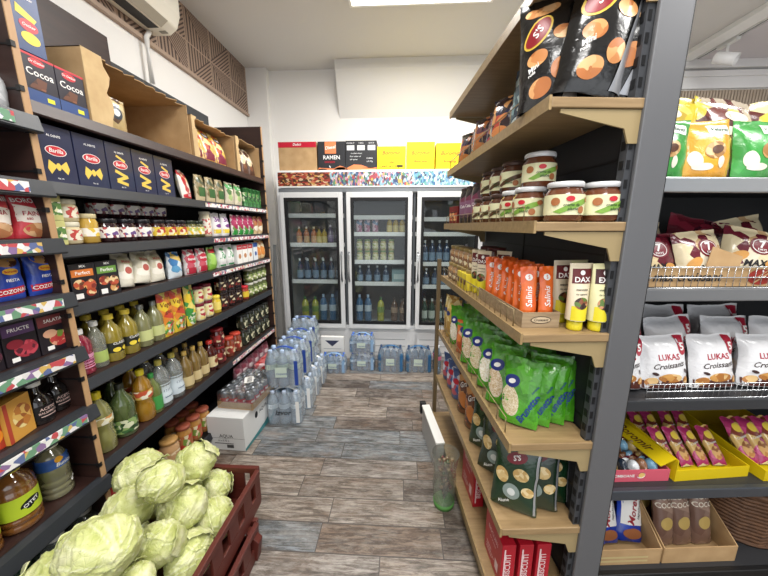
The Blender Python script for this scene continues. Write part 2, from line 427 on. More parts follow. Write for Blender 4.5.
def bottle(name, r, h, body, cap, lab, cat='bottle', shape='oil', lz=None, capr=None):
    sh = {'oil': [(0, 0), (.9, 0), (1, .03), (1, .26), (.86, .33), (.86, .40), (1, .48), (1, .62), (.8, .76), (.36, .87), (.3, .9), (.3, .94)],
          'plain': [(0, 0), (.93, 0), (1, .03), (1, .58), (.9, .68), (.42, .82), (.32, .88), (.32, .94)],
          'ring': [(0, 0), (.9, 0), (1, .03), (1, .1), (.93, .12), (1, .14), (1, .2), (.93, .22), (1, .24), (1, .32), (.95, .34), (1, .36), (1, .64), (.93, .66), (.98, .7), (.75, .8), (.34, .89), (.3, .94)],
          'squat': [(0, 0), (.95, 0), (1, .04), (1, .42), (.9, .58), (.5, .7), (.36, .76), (.36, .94)]}[shape]
    it = lathe_item(name, [(a * r, b * h) for a, b in sh], body, cat, 20, r)
    cr = capr or 0.36 * r
    MB().lathe([(cr, h * .9), (cr, h), (cr * .9, h * 1.005), (0, h * 1.005)], 14).build('cap', cap, it.root)
    if lab:
        a, b = lz or {'oil': (.49, .61), 'plain': (.16, .5), 'ring': (.38, .62), 'squat': (.1, .4)}[shape]
        band(it, a * h, b * h, lab, half=2.3)
    return it
# colours used again and again
CHAR = mat('#303338', 0.42); BLACK = mat('#101012', 0.5); TAN = wood('tan_laminate', '#8c7049', '#a4865b', (3, 30, 30), 0.42); WHITE = mat('#f1f1ee', 0.5)
BRACK = mat('#a08b60', 0.4); POST = mat('#6a6b6e', 0.4, 0.3); KRAFT = wood('brown_cardboard', '#b08a5a', '#c29d6c', (6, 6, 6), 0.8); KRAFT_IN = wood('cardboard_inside', '#9a7547', '#ab8654', (6, 6, 6), 0.85)
WENGE = wood('dark_brown_laminate', '#2c1915', '#3a221c', (2, 2, 20), 0.45); STEEL = mat('#b9bdc1', 0.3, 0.7); WIRE = mat('#c9ccce', 0.25, 0.9); EDGE = mat('#b98f63', 0.5)
INK = mat('#15151a', 0.5); RED = mat('#c8102e', 0.4); GREEN = mat('#2f9e3f', 0.4); YEL = mat('#f6d21c', 0.45)
#PART2

# ------------------------------------------------------------------ the room
WX, BY, RX, FY = -1.9, 4.15, 5.4, -2.7
PLASTER = wall_mat('white_plaster', '#f6f4f0'); CEILM = wall_mat('grey_white_ceiling', '#dcdad7')
struct('floor', MB().box(WX - .1, FY, -0.1, RX + .1, BY + .1, 0), floor_mat())
struct('ceiling', MB().box(WX - .1, FY, CEIL, RX + .1, BY + .1, CEIL + 0.1), CEILM)
struct('wall_left', MB().box(WX - .1, FY, 0, WX, BY + .1, CEIL), PLASTER)
struct('wall_back', MB().box(WX, BY, 0, RX + .1, BY + .1, CEIL), PLASTER)
struct('wall_right', MB().box(RX, FY, 0, RX + .1, BY, CEIL), PLASTER)
struct('trim_1', MB().box(WX, BY - 0.09, 0, WX + 0.27, BY, CEIL), wall_mat('pilaster_paint', '#f0eeea'), 0.004)       # boxed-in pipe in the corner
struct('trim_2', MB().box(WX, FY, 2.9, WX + 0.02, BY - 0.09, CEIL), carved_mat())                                       # carved band under the ceiling
struct('trim_3', MB().box(WX, FY, 2.872, WX + 0.032, BY - 0.09, 2.9), mat('#b39a86', 0.6))
struct('trim_4', MB().prism([(3.92, CEIL), (3.92, 3.31), (3.94, 3.28), (BY, 2.86), (BY, CEIL)], -0.765, 1.25, 'x'), wall_mat('soffit_paint', '#e6e5e3'))
struct('trim_5', MB().box(1.3, BY - 0.05, 3.22, RX, BY, 3.28).box(1.3, BY - 0.03, 3.1, RX, BY, 3.22).box(1.3, BY - 0.07, 3.3, RX, BY, CEIL), mat('#f2f2f2', 0.5), 0.004)
rib = MB()
for i in range(120): rib.box(1.3 + i * 0.034, BY - 0.035, 2.2, 1.322 + i * 0.034, BY, 3.08)
struct('trim_6', rib, mat('#b9a894', 0.6))
struct('trim_8', MB().box(3.08, 0, CEIL - 0.045, 3.24, BY - .07, CEIL), mat('#f6f6f4', .6), .004)
struct('trim_7', MB().box(3.33, 0, CEIL - 0.03, RX, BY - .07, CEIL), wall_mat('lilac_ceiling_paint', '#dbd6db'), 0.003)
for i, (px, py, sx, sy) in enumerate(PANELS[:1]):
    t = empty('ceiling_light', (px, py, CEIL - 0.045))
    tag(t, ['white framed flat ceiling light over the aisle ahead of the fridges', 'flat ceiling light above the cabbage crate', 'flat ceiling light behind the cabbage crate', 'flat ceiling light over the far side room', 'flat ceiling light above the black croissant rack'][i], 'ceiling light')
    MB().box(-sx / 2 - .02, -sy / 2 - .02, 0.0, sx / 2 + .02, -sy / 2, .045).box(-sx / 2 - .02, sy / 2, 0, sx / 2 + .02, sy / 2 + .02, .045).box(-sx / 2 - .02, -sy / 2, 0, -sx / 2, sy / 2, .045).box(sx / 2, -sy / 2, 0, sx / 2 + .02, sy / 2, .045).build('frame', WHITE, t)
    MB().box(-sx / 2, -sy / 2, 0.012, sx / 2, sy / 2, .04).build('diffuser', mat('#fffaf2', 0.5, emit=6.0), t)

# track light over the other side of the shop
tr = empty('track_light_rail', (3.29, 4.05, CEIL))
tag(tr, 'white ceiling track rail running above the bagged croissants', 'track rail')
MB().box(-.02, -1.9, -.035, .02, 0, 0).build('rail', WHITE, tr, 0.003, None)
MB().box(-.006, -1.9, -.037, .006, 0, -.034).build('groove', mat('#55585c', 0.5), tr)
sp = empty('spotlight', (3.29, 3.72, CEIL - .037))
tag(sp, 'white cylinder spotlight hanging from the ceiling track', 'spotlight')
MB().box(-.022, -.1, -.03, .022, .1, 0).build('adapter', WHITE, sp, 0.003)
MB().tube([(0, 0, -.03), (0, 0, -.11)], .012, 8).build('arm', WHITE, sp)
o = MB().lathe([(0, -.09), (.05, -.09), (.055, -.08), (.055, .09), (.048, .09), (.046, .06), (0, .06)], 24).build('lamp_head', mat('#ececec', 0.35), sp)
o.location = (0, 0, -.15); o.rotation_euler = (R(115), 0, R(40))

# air conditioner on the carved band
ac = empty('air_conditioner', (WX + 0.02, 1.6, 2.95))
tag(ac, 'cream wall air conditioner mounted high on the carved wood band', 'air conditioner')
AC = mat('#efe9d8', 0.4)
def yprism(mb, pts, y0, y1):   # outline in x,z swept along y
    return mb.prism(pts, y0, y1, 'y')
yprism(MB(), [(0, .0), (.14, .0), (.2, .04), (.23, .12), (.235, .28), (.2, .31), (0, .31)], -.85, .97).build('body', AC, ac, 0.012)
yprism(MB(), [(.15, -.001), (.205, .038), (.2, .044), (.145, .006)], -.75, .86).build('louver', mat('#b6ae9c', 0.5), ac)
yprism(MB(), [(.05, -.002), (.13, -.002), (.13, .003), (.05, .003)], -.75, .86).build('air_outlet', mat('#2b2a28', 0.6), ac)
MB().box(.1, .9, -.003, .15, .93, .001).build('badge', mat('#8d8674', .4), ac)
pp = MB().tube([(.03, .9, 0), (.03, .86, -.06), (.03, .86, -.36)], .017, 10).build('drain_pipe', mat('#e8e6e2', .4), ac)

# ------------------------------------------------------------------ brown wall rack, three bays
LX, LB = -1.3, -1.8
STRIPES = art(['#c94a50', '#e6e4e2', '#5a6a9c', '#dedcda', '#d8b25a', '#e9e8e6', '#6a9a78', '#e4e0e6', '#8a6a9c'], 34, 3, 0.4, 0.05, (0.6, 1.4, 1.4))
PINKS = art(['#e9dfe0', '#c73b57', '#f3eeee', '#d6a0a8', '#f5f2f0', '#6f7f9a', '#e6d9b0'], 60, 5, 0.4, 0.2)
def wall_bay(y0, y1, tops, label, strips, end_far=True, end_near=False, top=2.45, backcol=WENGE, backtop=None, lipout=0.0):
    t = empty('wall_shelving_unit', (LX, y0, 0)); L = y1 - y0; D = LX - LB
    tag(t, label, 'shelving unit', 'bays of the brown wall rack')
    MB().box(-D - .02, 0, 0, -D, L, backtop or top).build('back_panel', backcol, t)
    if end_far:
        MB().box(-D, L - .02, 0, -.004, L, top).build('side_panel', WENGE, t)
        e = MB().box(-.004, L - .021, 0, 0, L + .001, top).build('panel_edge', EDGE, t)
        pg = MB()
        z = .12
        while z < top - .05: pg.box(-.42, L - .0225, z, .002, L - .0195, z + .006).box(-.012, L - .026, z - .006, .004, L - .012, z + .012); z += .135
        pg.build('peg_rail', BLACK, t)
    for z, st, sl in tops:
        dz = 0.05 if not lipout else 0.058
        s = MB().box(-D, 0.002, z - .022, -.02, L - .022, z).build('shelf', WENGE if z > .2 else BLACK, t)
        lp = MB().prism([(-.022, z - dz), (lipout - .004, z - dz), (lipout, z - dz + .006), (lipout - .012, z), (-.022, z)], 0.0, L - (.021 if end_far and not lipout else 0), 'y').build('shelf_lip', WENGE if 1.97 < z < 2 else CHAR, s)
        if st:
            a, b = st
            MB().box(lipout - .003, a - y0, z - dz + .012, lipout + .003, b - y0, z - .012).build('price_strip', sl, lp)
    return t
far = [1.99, 1.715, 1.475, 1.24, .915, .515, .13]
near = [1.93, 1.71, 1.505, 1.295, 1.07, .81, .465, .13]
wall_bay(0.15, 1.125, [(z, ((.3, 1.07 - .03 * (1 if z > 1.4 else 0)) if .5 < z < 1.95 else None), STRIPES) for z in near], 'brown wall rack bay holding flour bags, blue bread packs and berry boxes', None, lipout=.03)
wall_bay(1.126, 2.06, [(z, None, None) for z in far], 'brown wall rack bay holding dark pasta boxes, jam jars and oil bottles', None, end_far=False, backtop=2.68)
wall_bay(2.061, 3.05, [(z, {1.715: (2.07, 3.02), 1.475: (2.12, 3.02), 1.24: (2.07, 3.02), .515: (2.2, 3.0)}.get(z), PINKS) for z in far], 'brown wall rack bay closest to the fridges, with flour and pickle jars', None, backcol=mat('#3b3d41', .5), backtop=2.55)

# ------------------------------------------------------------------ pale wood rack facing the aisle
GA = R(4.78); CG, SG = math.cos(GA), math.sin(GA)
def G(x, y, z=0.0): return (CG * x - SG * y, SG * x + CG * y, z)
rk = empty('gondola_shelf_rack', (0, 0, 0), GA)
tag(rk, 'grey metal and pale wood shelf rack holding jars, green rice bags and crisps', 'shelving unit')
MB().box(.772, .945, .0, .81, 2.2, 2.6).build('back_panel', mat('#26272b', .5), rk)
sm = MB()
for z in [.25 + .3 * i for i in range(8)]: sm.box(.7705, .945, z, .7722, 2.2, z + .008)
for y in (1.0, 1.58): sm.box(.769, y, .1, .7722, y + .012, 2.5)
sm.build('panel_seam', BLACK, rk)
up = MB().box(.765, .93, 0, .862, .945, 2.65).build('upright_post', POST, rk, .004)
MB().box(.745, .947, 0, .771, .975, 2.65).build('slotted_rail', mat('#4b4d51', .4, .3), up)
MB().box(.85, .99, 0, .918, 1.03, 2.65).build('black_edge', BLACK, up)
sl = MB(); z = .12
while z < 2.6: sl.box(.7435, .954, z, .7455, .97, z + .026).box(.749, .9455, z, .759, .9472, z + .026); z += .055
sl.build('slot_pattern', BLACK, up)
MB().box(.45, 2.16, 0, .475, 2.19, 1.32).build('far_post', mat('#6d5a3c', .5), rk)
def gfence(shelf, x, y0, y1, z, h=.05, n=12):
    f = MB().tube([(x, y0, z), (x, y0, z + h), (x, y1, z + h), (x, y1, z)], .0022, 6)
    for i in range(1, n): y = y0 + (y1 - y0) * i / n; f.tube([(x, y, z), (x, y, z + h)], .0014, 5)
    return f.build('wire_fence', WIRE if False else mat('#8f7d58', .35, .6), shelf)
GS = [(2.262, .50), (1.905, .50), (1.562, .49), (1.205, .48), (.802, .475), (.442, .47), (.13, .455)]
for z, x in GS:
    s = MB().box(x, .935, z - .028, .769, 2.16, z).build('shelf', TAN, rk, .003)
    MB().box(x - .008, .935, z - .034, x, 2.16, z + .004).build('front_edge', wood('tan_edge', '#8f7448', '#a78a5a', (2, 30, 30), .4), s)
    if z > .2:
        for y in (.94, 2.14): MB().prism([(x + .03, z - .03), (.766, z - .03), (.766, z - .12), (.738, z - .12), (.722, z - .08), (x + .03, z - .04)], y, y + .006, 'y').build('bracket', BRACK, s)
    if 1.8 < z < 2: gfence(s, x + .004, 1.12, 2.13, z, .06, 10)
    if 1.5 < z < 1.6: gfence(s, x + .004, 1.03, 2.13, z, .05, 14)
    if 1.1 < z < 1.3: gfence(s, x + .004, 1.02, 2.13, z, .06, 20)
    if .7 < z < .9: gfence(s, x + .004, 1.0, 2.13, z, .06, 14)
MB().box(.47, .95, 0, .74, 2.15, .1).build('plinth', mat('#8f7d58', .5), rk)

# ------------------------------------------------------------------ black rack across the end
er = empty('snack_rack', G(.92, 1.05, 0), GA)
tag(er, 'black rack with silver shelf edges holding croissant bags and cake boxes', 'shelving unit')
MB().box(0, 0, 0, .025, .5, 1.72).build('side_panel', BLACK, er, .003)
MB().box(1.5, 0, 0, 1.525, .5, 1.72).build('side_panel', BLACK, er, .003)
MB().box(.025, .46, 0, 1.5, .48, 1.72).build('back_panel', mat('#232427', .6), er)
for z, m in ((1.705, STEEL), (1.33, mat('#8b8d90', .3, .6)), (.895, mat('#3b3d41', .4, .3)), (.49, mat('#4a4f57', .3, .4)), (.06, BLACK)):
    s = MB().box(.02, .01, z - .02, 1.5, .46, z).build('shelf', mat('#2c2d30', .5), er)
    MB().box(.0, -.012, z - .045, 1.525, .012, z + (0 if z < 1.6 else .004)).build('shelf_lip', m, s, .004)
def basket(s_y, z, h, x0, x1, n, par, name='wire_basket', yb=.3):
    b = MB()
    for k in range(3): b.tube([(x0, s_y, z + h * k / 2), (x1, s_y, z + h * k / 2)], .0022, 5)
    for i in range(n + 1):
        x = x0 + (x1 - x0) * i / n; b.tube([(x, s_y, z + h), (x, s_y, z + .003)], .0013, 4)
    return b.build(name, WIRE, par)
basket(.0, 1.332, .075, .03, 1.45, 55, er); basket(.0, .897, .06, .12, 1.45, 60, er)
# cardboard strip with lettering inside the upper basket
tray = MB().box(.03, .006, 1.336, .62, .009, 1.402).build('cardboard_front', KRAFT, er)
fs = lambda u, v, l: (u, .0055 - l, v)
deco(tray, fs, 'lettering', INK, [('t', 'max croissant', .2, 1.37, .045, .25, 0, .02)])
deco(tray, fs, 'logo', mat('#9c2418', .5), [('e', .47, 1.37, .05, .028)])
deco(tray, fs, 'logo_stripe', KRAFT, [('r', .44, 1.362, .5, 1.368, 35), ('r', .44, 1.376, .5, 1.38, 35)], .0016)

# ------------------------------------------------------------------ three door drinks fridge
FR = empty('drinks_fridge', (0, 3.4, 0)); tag(FR, 'long white three-door glass fridge full of drinks against the end wall', 'fridge')
FW = mat('#efefef', .4); FIN = mat('#5c6064', .6)
x0, x1 = -1.33, .90
MB().box(x0, 0, 0, x0 + .04, .68, 1.95).box(x1 - .04, 0, 0, x1, .68, 1.95).box(x0 + .04, .02, 1.9, x1 - .04, .68, 1.95).box(x0 + .04, .02, 0, x1 - .04, .68, .42).build('cabinet', FW, FR, .004)
MB().box(x0 + .04, .62, .42, x1 - .04, .64, 1.9).build('inner_back', FIN, FR)
for x in (-.6, .15): MB().box(x - .012, .03, .42, x + .012, .62, 1.9).build('divider', FIN, FR)
MB().box(x0 + .02, -.004, 1.905, x1 - .02, .004, 1.945).build('top_rail', mat('#7b7f83', .4, .4), FR)
vent = MB()
for a, b in ((-1.28, -.64), (-.55, .1), (.2, .85)):
    vent.box(a, -.006, .06, b, .0, .34)
vent.build('lower_panel', mat('#e6e6e6', .4), FR, .002)
g = MB()
for a, b in ((-1.28, -.64), (-.55, .1), (.2, .85)):
    for q in range(3): g.box(a + .03, -.008, .1 + q * .08, b - .03, -.005, .106 + q * .08)
g.build('vent_slot', mat('#8c8f92', .5), FR)
GL = clear('#f6fafa', .03, .01, .02)
for i, (a, b) in enumerate(((-1.29, -.615), (-.575, .125), (.175, .87))):
    d = MB().box(a, -.045, .4, a + .05, -.005, 1.9).box(b - .05, -.045, .4, b, -.005, 1.9).box(a + .05, -.045, .4, b - .05, -.005, .46).box(a + .05, -.045, 1.84, b - .05, -.005, 1.9).build('door', mat('#e0e1e1', .35, .1), FR, .004)
    MB().box(a + .045, -.047, .455, a + .075, -.012, 1.845).box(b - .075, -.047, .455, b - .045, -.012, 1.845).box(a + .075, -.047, .455, b - .075, -.012, .485).box(a + .075, -.047, 1.81, b - .075, -.012, 1.845).build('gasket', BLACK, d)
    MB().box(a + .068, -.03, .48, b - .068, -.026, 1.82).build('glass_pane', GL, d)
    hx = b - .02 if i == 0 else a + .02
    MB().tube([(hx, -.05, .95), (hx, -.085, .98), (hx, -.085, 1.24), (hx, -.05, 1.27)], .011, 8).build('handle', mat('#8f9396', .3, .7), d)
FSH = [[1.66, 1.34, .92, .45], [1.64, 1.46, 1.15, .9, .45], [1.62, 1.46, 1.13, .87, .45]]
for i, (a, b) in enumerate(((-1.285, -.615), (-.585, .135), (.165, .855))):
    for z in FSH[i]:
        s = MB().box(a, .08, z - .012, b, .6, z).build('shelf', mat('#8f9497', .4), FR)
        if z > .5: MB().box(a, .065, z - .02, b, .08, z + .025).build('price_rail', mat('#fbfcf9', .4), s)
bn = empty('picture_banner', (0, 3.4, 1.952)); tag(bn, 'long white-framed picture banner of snacks and drinks on the fridge', 'banner')
MB().box(x0, 0, 0, x1, .03, .175).build('frame', WHITE, bn, .002)
FOOD = art(['#4a2418', '#a83a2b', '#c8964a', '#6a3220', '#c86a4a', '#3c2418', '#d6b990', '#9a2a22'], 34, 2, .35, .9, (1, 1, 1.8))
PROD = art(['#4f6f98', '#c8ced2', '#b84a54', '#5a906a', '#d0b04e', '#8ab4c8', '#d2d2d2', '#3a4a7a', '#c890a0', '#5a4a44'], 44, 8, .35, .5, (1.3, 1, .8))
PRO2 = art(['#6aa6c8', '#d8e4e6', '#3a72a0', '#a8ccd0', '#e4e6e8', '#8aa8c0', '#68b0a4', '#3a4a6a'], 44, 4, .35, .5, (1.3, 1, .8))
bs = lambda u, v, l: (u, -l, v)
MB().box(x0 + .01, .03, 0, x1 - .01, .62, .173).build('housing', FW, bn)
deco(bn, bs, 'burger_picture', FOOD, [('r', x0 + .02, .015, -.75, .155)]); deco(bn, bs, 'product_picture', PROD, [('r', -.75, .015, .12, .155)]); deco(bn, bs, 'drinks_picture', PRO2, [('r', .12, .015, x1 - .02, .155)])
# cartons on the fridge
def carton_at(name, w, d, h, m, x, y, z, label, decs=(), cat='box', rz=0, tilt=0, group=None):
    it = carton(name, w, d, h, m, cat)
    for nm, mm, sh, lf in decs: deco(it.root, it.surf, nm, mm, sh, lf)
    it.put((x, y, z), rz, label, group, tilt); return it
ztop = 2.13
k = KRAFT
carton_at('cardboard_box', .41, .3, .29, KRAFT, -1.1, 3.6, ztop, 'plain brown box with a red lid band on the fridge', [('lid_band', RED, [('r', -.205, .235, .205, .29)], .0012), ('lettering', WHITE, [('t', 'Delicii', 0, .264, .035, .2)], .002)])
BLK = mat('#25262a', .5); ORG = mat('#e8804a', .5)
carton_at('noodle_box', .29, .3, .29, BLK, -.735, 3.6, ztop, 'black noodle box with orange square beside the red-banded box', [('logo_square', ORG, [('r', -.07, .17, .05, .288), ('e', .1, .0, .08, .035), ('e', -.1, .0, .06, .02), ('p', [(-.144, .001), (.144, .001), (.144, .03), (.09, .05), (.02, .02), (-.144, .03)])], .001), ('lettering', WHITE, [('t', 'Diesel', -.01, .23, .045, .25, 8), ('t', 'RAMEN', .0, .13, .055), ('p', [(-.03, .05), (-.02, .05), (-.01, .03), (-.02, .03)])], .002), ('small_lettering', RED, [('t', 'CHICKEN', -.02, .085, .026)], .002)])
carton_at('noodle_box', .33, .3, .295, BLK, -.42, 3.6, ztop, 'black noodle box turned to its small white print side', [('orange_wave', ORG, [('p', [(-.164, .001), (.164, .001), (.164, .03), (.1, .02), (.0, .055), (-.08, .06), (-.164, .02)])], .001), ('small_print', mat('#c9c9c9', .5), [('t', s, u, v, .02) for s, u, v in (('COOK IT', -.11, .27), ('3 MIN', 0, .27), ('EAT IT', .11, .27), ('noodles wheat', -.05, .17), ('flour water oil', -.06, .14), ('salt spices', -.08, .11), ('x20 70g', .09, .09), ('RAMEN', .09, .12))] + [('r', -.15, .2, -.07, .25), ('r', -.04, .2, .04, .25), ('r', .07, .2, .15, .25)], .0015)])
YB = mat('#f4d000', .5); YR = mat('#b8591a', .5)
carton_at('yellow_carton', .3, .3, .235, YB, -.1, 3.6, ztop, 'low yellow carton next to the black noodle boxes', [('lettering', YR, [('t', 'Boromir', 0, .17, .055, .3)], .001), ('seam', mat('#9c8400', .5), [('r', -.15, .118, .15, .121)], .001), ('small_print', INK, [('t', 'CAKE  24 x 50 g', -.02, .035, .03), ('t', 'x24', 0, .075, .03), ('r', .06, .03, .12, .05)], .001)])
carton_at('yellow_carton', .29, .3, .275, YB, .205, 3.6, ztop, 'taller yellow carton in the middle of the fridge top', [('lettering', YR, [('t', 'Boromir', 0, .165, .055, .3)], .001), ('small_print', YR, [('t', 'Buna ziua', 0, .085, .035, .3)], .001)])
carton_at('yellow_carton', .29, .3, .26, YB, .51, 3.6, ztop, 'yellow carton beside the taller one, towards the pale rack', [('lettering', YR, [('t', 'Boromir', 0, .16, .055, .3)], .001), ('small_print', YR, [('t', 'Buna ziua', 0, .08, .035, .3)], .001)])
# strips leaning beside the fridge
for i, (a, b) in enumerate(((-1.37, -1.4), (-1.41, -1.5))):
    o = MB().box(-.012, -.02, 0.003, .012, .02, 1.35).build('metal_strip', mat('#9a9c9c', .35, .6), None, .002)
    o.location = (a - .02, 3.2 + .09 * i, 0); o.rotation_euler = (R(-6), R(-2 + 3 * i), 0)
    tag(o, ['grey metal strip leaning upright beside the fridge', 'second grey metal strip leaning behind, closer to the wall rack'][i], 'metal strip')
#PART3

# ------------------------------------------------------------------ goods on the brown wall rack
E90 = R(90)
def put_l(it, y, z, label, group=None, back=0.0, turn=0.0, tilt=0.0, sc=1.0, lean=0.0):
    """on the wall rack, front towards the aisle; y is the middle"""
    return it.put((LX - .035 - it.d / 2 * (sc if not isinstance(sc, tuple) else 1) - back, y, z), E90 + turn, label, group, tilt, lean, sc)
def row_l(it, y0, y1, z, desc, where, n=None, group=None, gap=.004, back=0.0, layers=1, jit=.01, off=0):
    n = n or max(1, int((y1 - y0 + gap) / (it.w + gap))); p = (y1 - y0) / n
    for L in range(layers):
        for i in range(n):
            pos = f'{ORD[i + off]} along {where}' if n > 1 or off else f'on {where}'
            if layers > 1: pos += ', lower layer' if L == 0 else ', stacked on top'
            if back: pos += ', in the row behind'
            put_l(it, y0 + (i + .5) * p, z + L * (it.h + .001), f'{desc}, {pos}', group, back, random.uniform(-1, 1) * jit * 6)
random.seed(4)
NAVY = mat('#1c2347', .4, coat=.3); WHT = mat('#f3f1ec', .45); CREAM = mat('#e9e2c4', .5)
REDO = mat('#d1202f', .4); PASTA = mat('#f0c94c', .5); LEMON = mat('#f2d53a', .45); PINK = mat('#d9829a', .45); BROWN = mat('#5b3524', .5); DKB = mat('#1b1210', .25, coat=.5)
# --- top board
bx = carton('cocoa_box', .11, .16, .165, mat('#241e2c', .4))
deco(bx.root, bx.surf, 'lettering', WHT, [('t', 'Cocoa', 0, .105, .034, 0, 0, .01)])
deco(bx.root, bx.surf, 'logo_oval', REDO, [('e', -.005, .142, .027, .014)]); deco(bx.root, bx.surf, 'logo_lettering', WHT, [('t', 'Dr.Oetker', -.005, .142, .012, .2)], .0016)
deco(bx.root, bx.surf, 'chocolate_picture', art(['#4a2416', '#6b3a22', '#8a4f30'], 40, 3), [('p', [(-.045, .05), (.01, .05), (.02, .085), (-.01, .09)])])
deco(bx.root, bx.surf, 'blue_base', mat('#2c4a86', .4), [('r', -.055, .001, .055, .045)]); deco(bx.root, bx.surf, 'yellow_sticker', mat('#e6e32a', .5), [('r', .01, .015, .035, .03)], .0014)
deco(bx.root, bx.surf, 'red_rim', REDO, [('r', -.055, .157, .055, .165)])
row_l(bx, 1.15, 1.375, 1.992, 'dark cocoa box with red logo', 'the top board beside the open cardboard tray', 2, 'cocoa boxes on the top board', jit=0)
b2 = carton('baking_powder_box', .09, .14, .2, mat('#2d4577', .4))
deco(b2.root, b2.surf, 'logo_oval', REDO, [('e', .0, .09, .03, .02)]); deco(b2.root, b2.surf, 'logo_lettering', WHT, [('t', 'Oetker', 0, .09, .014, .2)], .0016)
deco(b2.root, b2.surf, 'yellow_picture', LEMON, [('p', [(-.035, .12), (.02, .105), (.03, .12), (-.03, .15)]), ('e', 0, .05, .03, .02)]); deco(b2.root, b2.surf, 'small_lettering', WHT, [('t', 'Dr. Oetker', 0, .18, .012)])
put_l(b2, 1.2, 2.16, 'blue box with red oval logo standing on the cocoa boxes')
def tray_box(y0, y1, z, h, label, torn, name='open_cardboard_tray'):
    t = empty(name, (LX - .03, y0, z)); tag(t, label, 'cardboard box', 'torn cardboard boxes on the top board'); L = y1 - y0; D = .42
    MB().box(-D, .004, 0, 0, L - .004, .004).build('bottom_panel', KRAFT, t)
    MB().box(-D, 0, 0, 0, .004, h).build('side_panel', KRAFT, t); MB().box(-D, L - .004, 0, 0, L, h).build('side_panel', KRAFT, t)
    MB().box(-D, .004, .004, -D + .004, L - .004, h).build('back_panel', KRAFT_IN, t)
    r = random.Random(y0)
    def jag(ya, yb, step, a, b):
        pts = []; y = ya
        while y < yb: pts.append((y, a + r.random() * (b - a))); y += step
        return pts
    tp = MB().prism([(0, 0), (L, 0)] + [(L, D - .01)] + [(q, D - w) for q, w in jag(.02, L - .02, .025, .0, .035)][::-1] + [(0, D)], h - .004, h, 'z')
    tp.v = [(y - D, x, zz) for x, y, zz in tp.v]
    tp.build('top_flap', KRAFT, t)
    e = [(torn + w, q * h) for q, w in zip([i / 8 for i in range(9)], [r.uniform(-.012, .02) for _ in range(9)])]
    f = MB().prism([(0, 0)] + e + [(0, h)], 0, .003, 'x'); f.build('torn_front_flap', wood('torn_board', '#c2a06e', '#d2b27e', (8, 8, 8), .85), t)
    return t
tray_box(1.38, 2.03, 1.992, .29, 'biggest torn brown cardboard box, nearly empty, on the top board', .1)
tray_box(2.06, 2.57, 1.992, .25, 'torn brown box full of red and yellow snack bags', .04)
tray_box(2.6, 3.02, 1.992, .27, 'torn brown box with brown wrapped packs at the fridge end of the top board', .04)
cb = pouch('coffee_bag', .12, .05, .15, foil('#b9a06a', .3, .2, 35, 0, ['#5a3a22', '#d8c08a']), bot=.6, seed=3)
deco(cb.root, cb.surf, 'round_logo', mat('#26303f', .4), [('e', -.01, .08, .03, .03)]); deco(cb.root, cb.surf, 'logo_ring', WHT, [('e', -.01, .08, .016, .016)], .0016)
put_l(cb, 1.545, 1.998, 'small tan coffee bag inside the biggest torn cardboard box', None, .015)
sb = pouch('snack_bag', .14, .07, .22, foil('#e2b44a', .25, .25, 35, 0, ['#d8562e', '#8c1f3a', '#f0d890']), bot=.5, seed=5)
deco(sb.root, sb.surf, 'dark_base', mat('#7d1c38', .35), [('r', -.066, .004, .066, .05)]); deco(sb.root, sb.surf, 'logo_oval', mat('#2c1a3a', .4), [('e', 0, .175, .04, .018)]); deco(sb.root, sb.surf, 'lettering', WHT, [('t', 'Chio', 0, .175, .022)], .0016)
for i, y in enumerate((2.15, 2.3, 2.45)): put_l(sb, y, 1.998, 'yellow and maroon snack bag, ' + ORD[i] + ' in the torn box of snack bags', 'snack bags in the torn box', .01, tilt=R(-14))
bb = pouch('brown_biscuit_bag', .12, .06, .22, foil('#4b2b1e', .3, .3, 35, 0, ['#d9c39a', '#7a4a30', '#e8dcc0']), bot=.5, seed=8)
for i, y in enumerate((2.69, 2.81, 2.93)): put_l(bb, y, 1.998, 'brown and cream wrapped pack, ' + ORD[i] + ' in the box at the fridge end', 'brown packs in the end box', .01, tilt=R(-12))

# --- pasta shelf
def pasta(kind):
    it = carton('pasta_box', .136, .07, .21, NAVY)
    deco(it.root, it.surf, 'logo_oval', REDO, [('e', 0, .118, .036, .017)]); deco(it.root, it.surf, 'logo_rim', WHT, [('e', 0, .118, .039, .019)], .0005)
    deco(it.root, it.surf, 'logo_lettering', WHT, [('t', 'Barilla', 0, .118, .021, .15)], .0016)
    deco(it.root, it.surf, 'small_lettering', WHT, [('t', 'AL DENTE', .0, .172, .011), ('t', 'No. 65' if kind else 'No. 73', .0, .016, .008)])
    if kind: s = [('p', [(-.032, .082), (-.004, .062), (-.03, .03), (-.04, .05)]), ('p', [(.032, .085), (.004, .062), (.03, .034), (.04, .055)]), ('e', 0, .06, .009, .014)]
    else: s = [('r', -.035, .07, .03, .084, -20), ('r', -.03, .05, .035, .064, 20), ('r', -.03, .03, .03, .044, -12), ('r', -.02, .142, .03, .152, -25)]
    deco(it.root, it.surf, 'pasta_picture', PASTA, s, .0004)
    return it
pa, pb = pasta(1), pasta(0)
for i in range(5):
    put_l(pa if i < 2 else pb, 1.21 + i * .141, 1.716, ['dark blue pasta box with bow-tie pasta, first from the wood-edged panel', 'dark blue pasta box with bow-tie pasta, second from the wood-edged panel', 'dark blue pasta box with tube pasta, beside the bow-tie boxes', 'dark blue pasta box with tube pasta, in the middle of three', 'dark blue pasta box with tube pasta, beside the leaning red pack'][i], 'pasta boxes')
def P(name, w, t, h, c, cols=None, bot=.6, seed=1, cat='bag', rough=.32, **k): return pouch(name, w, t, h, foil(c, rough, .22, 35, 0, cols), cat, bot, seed=seed, **k)
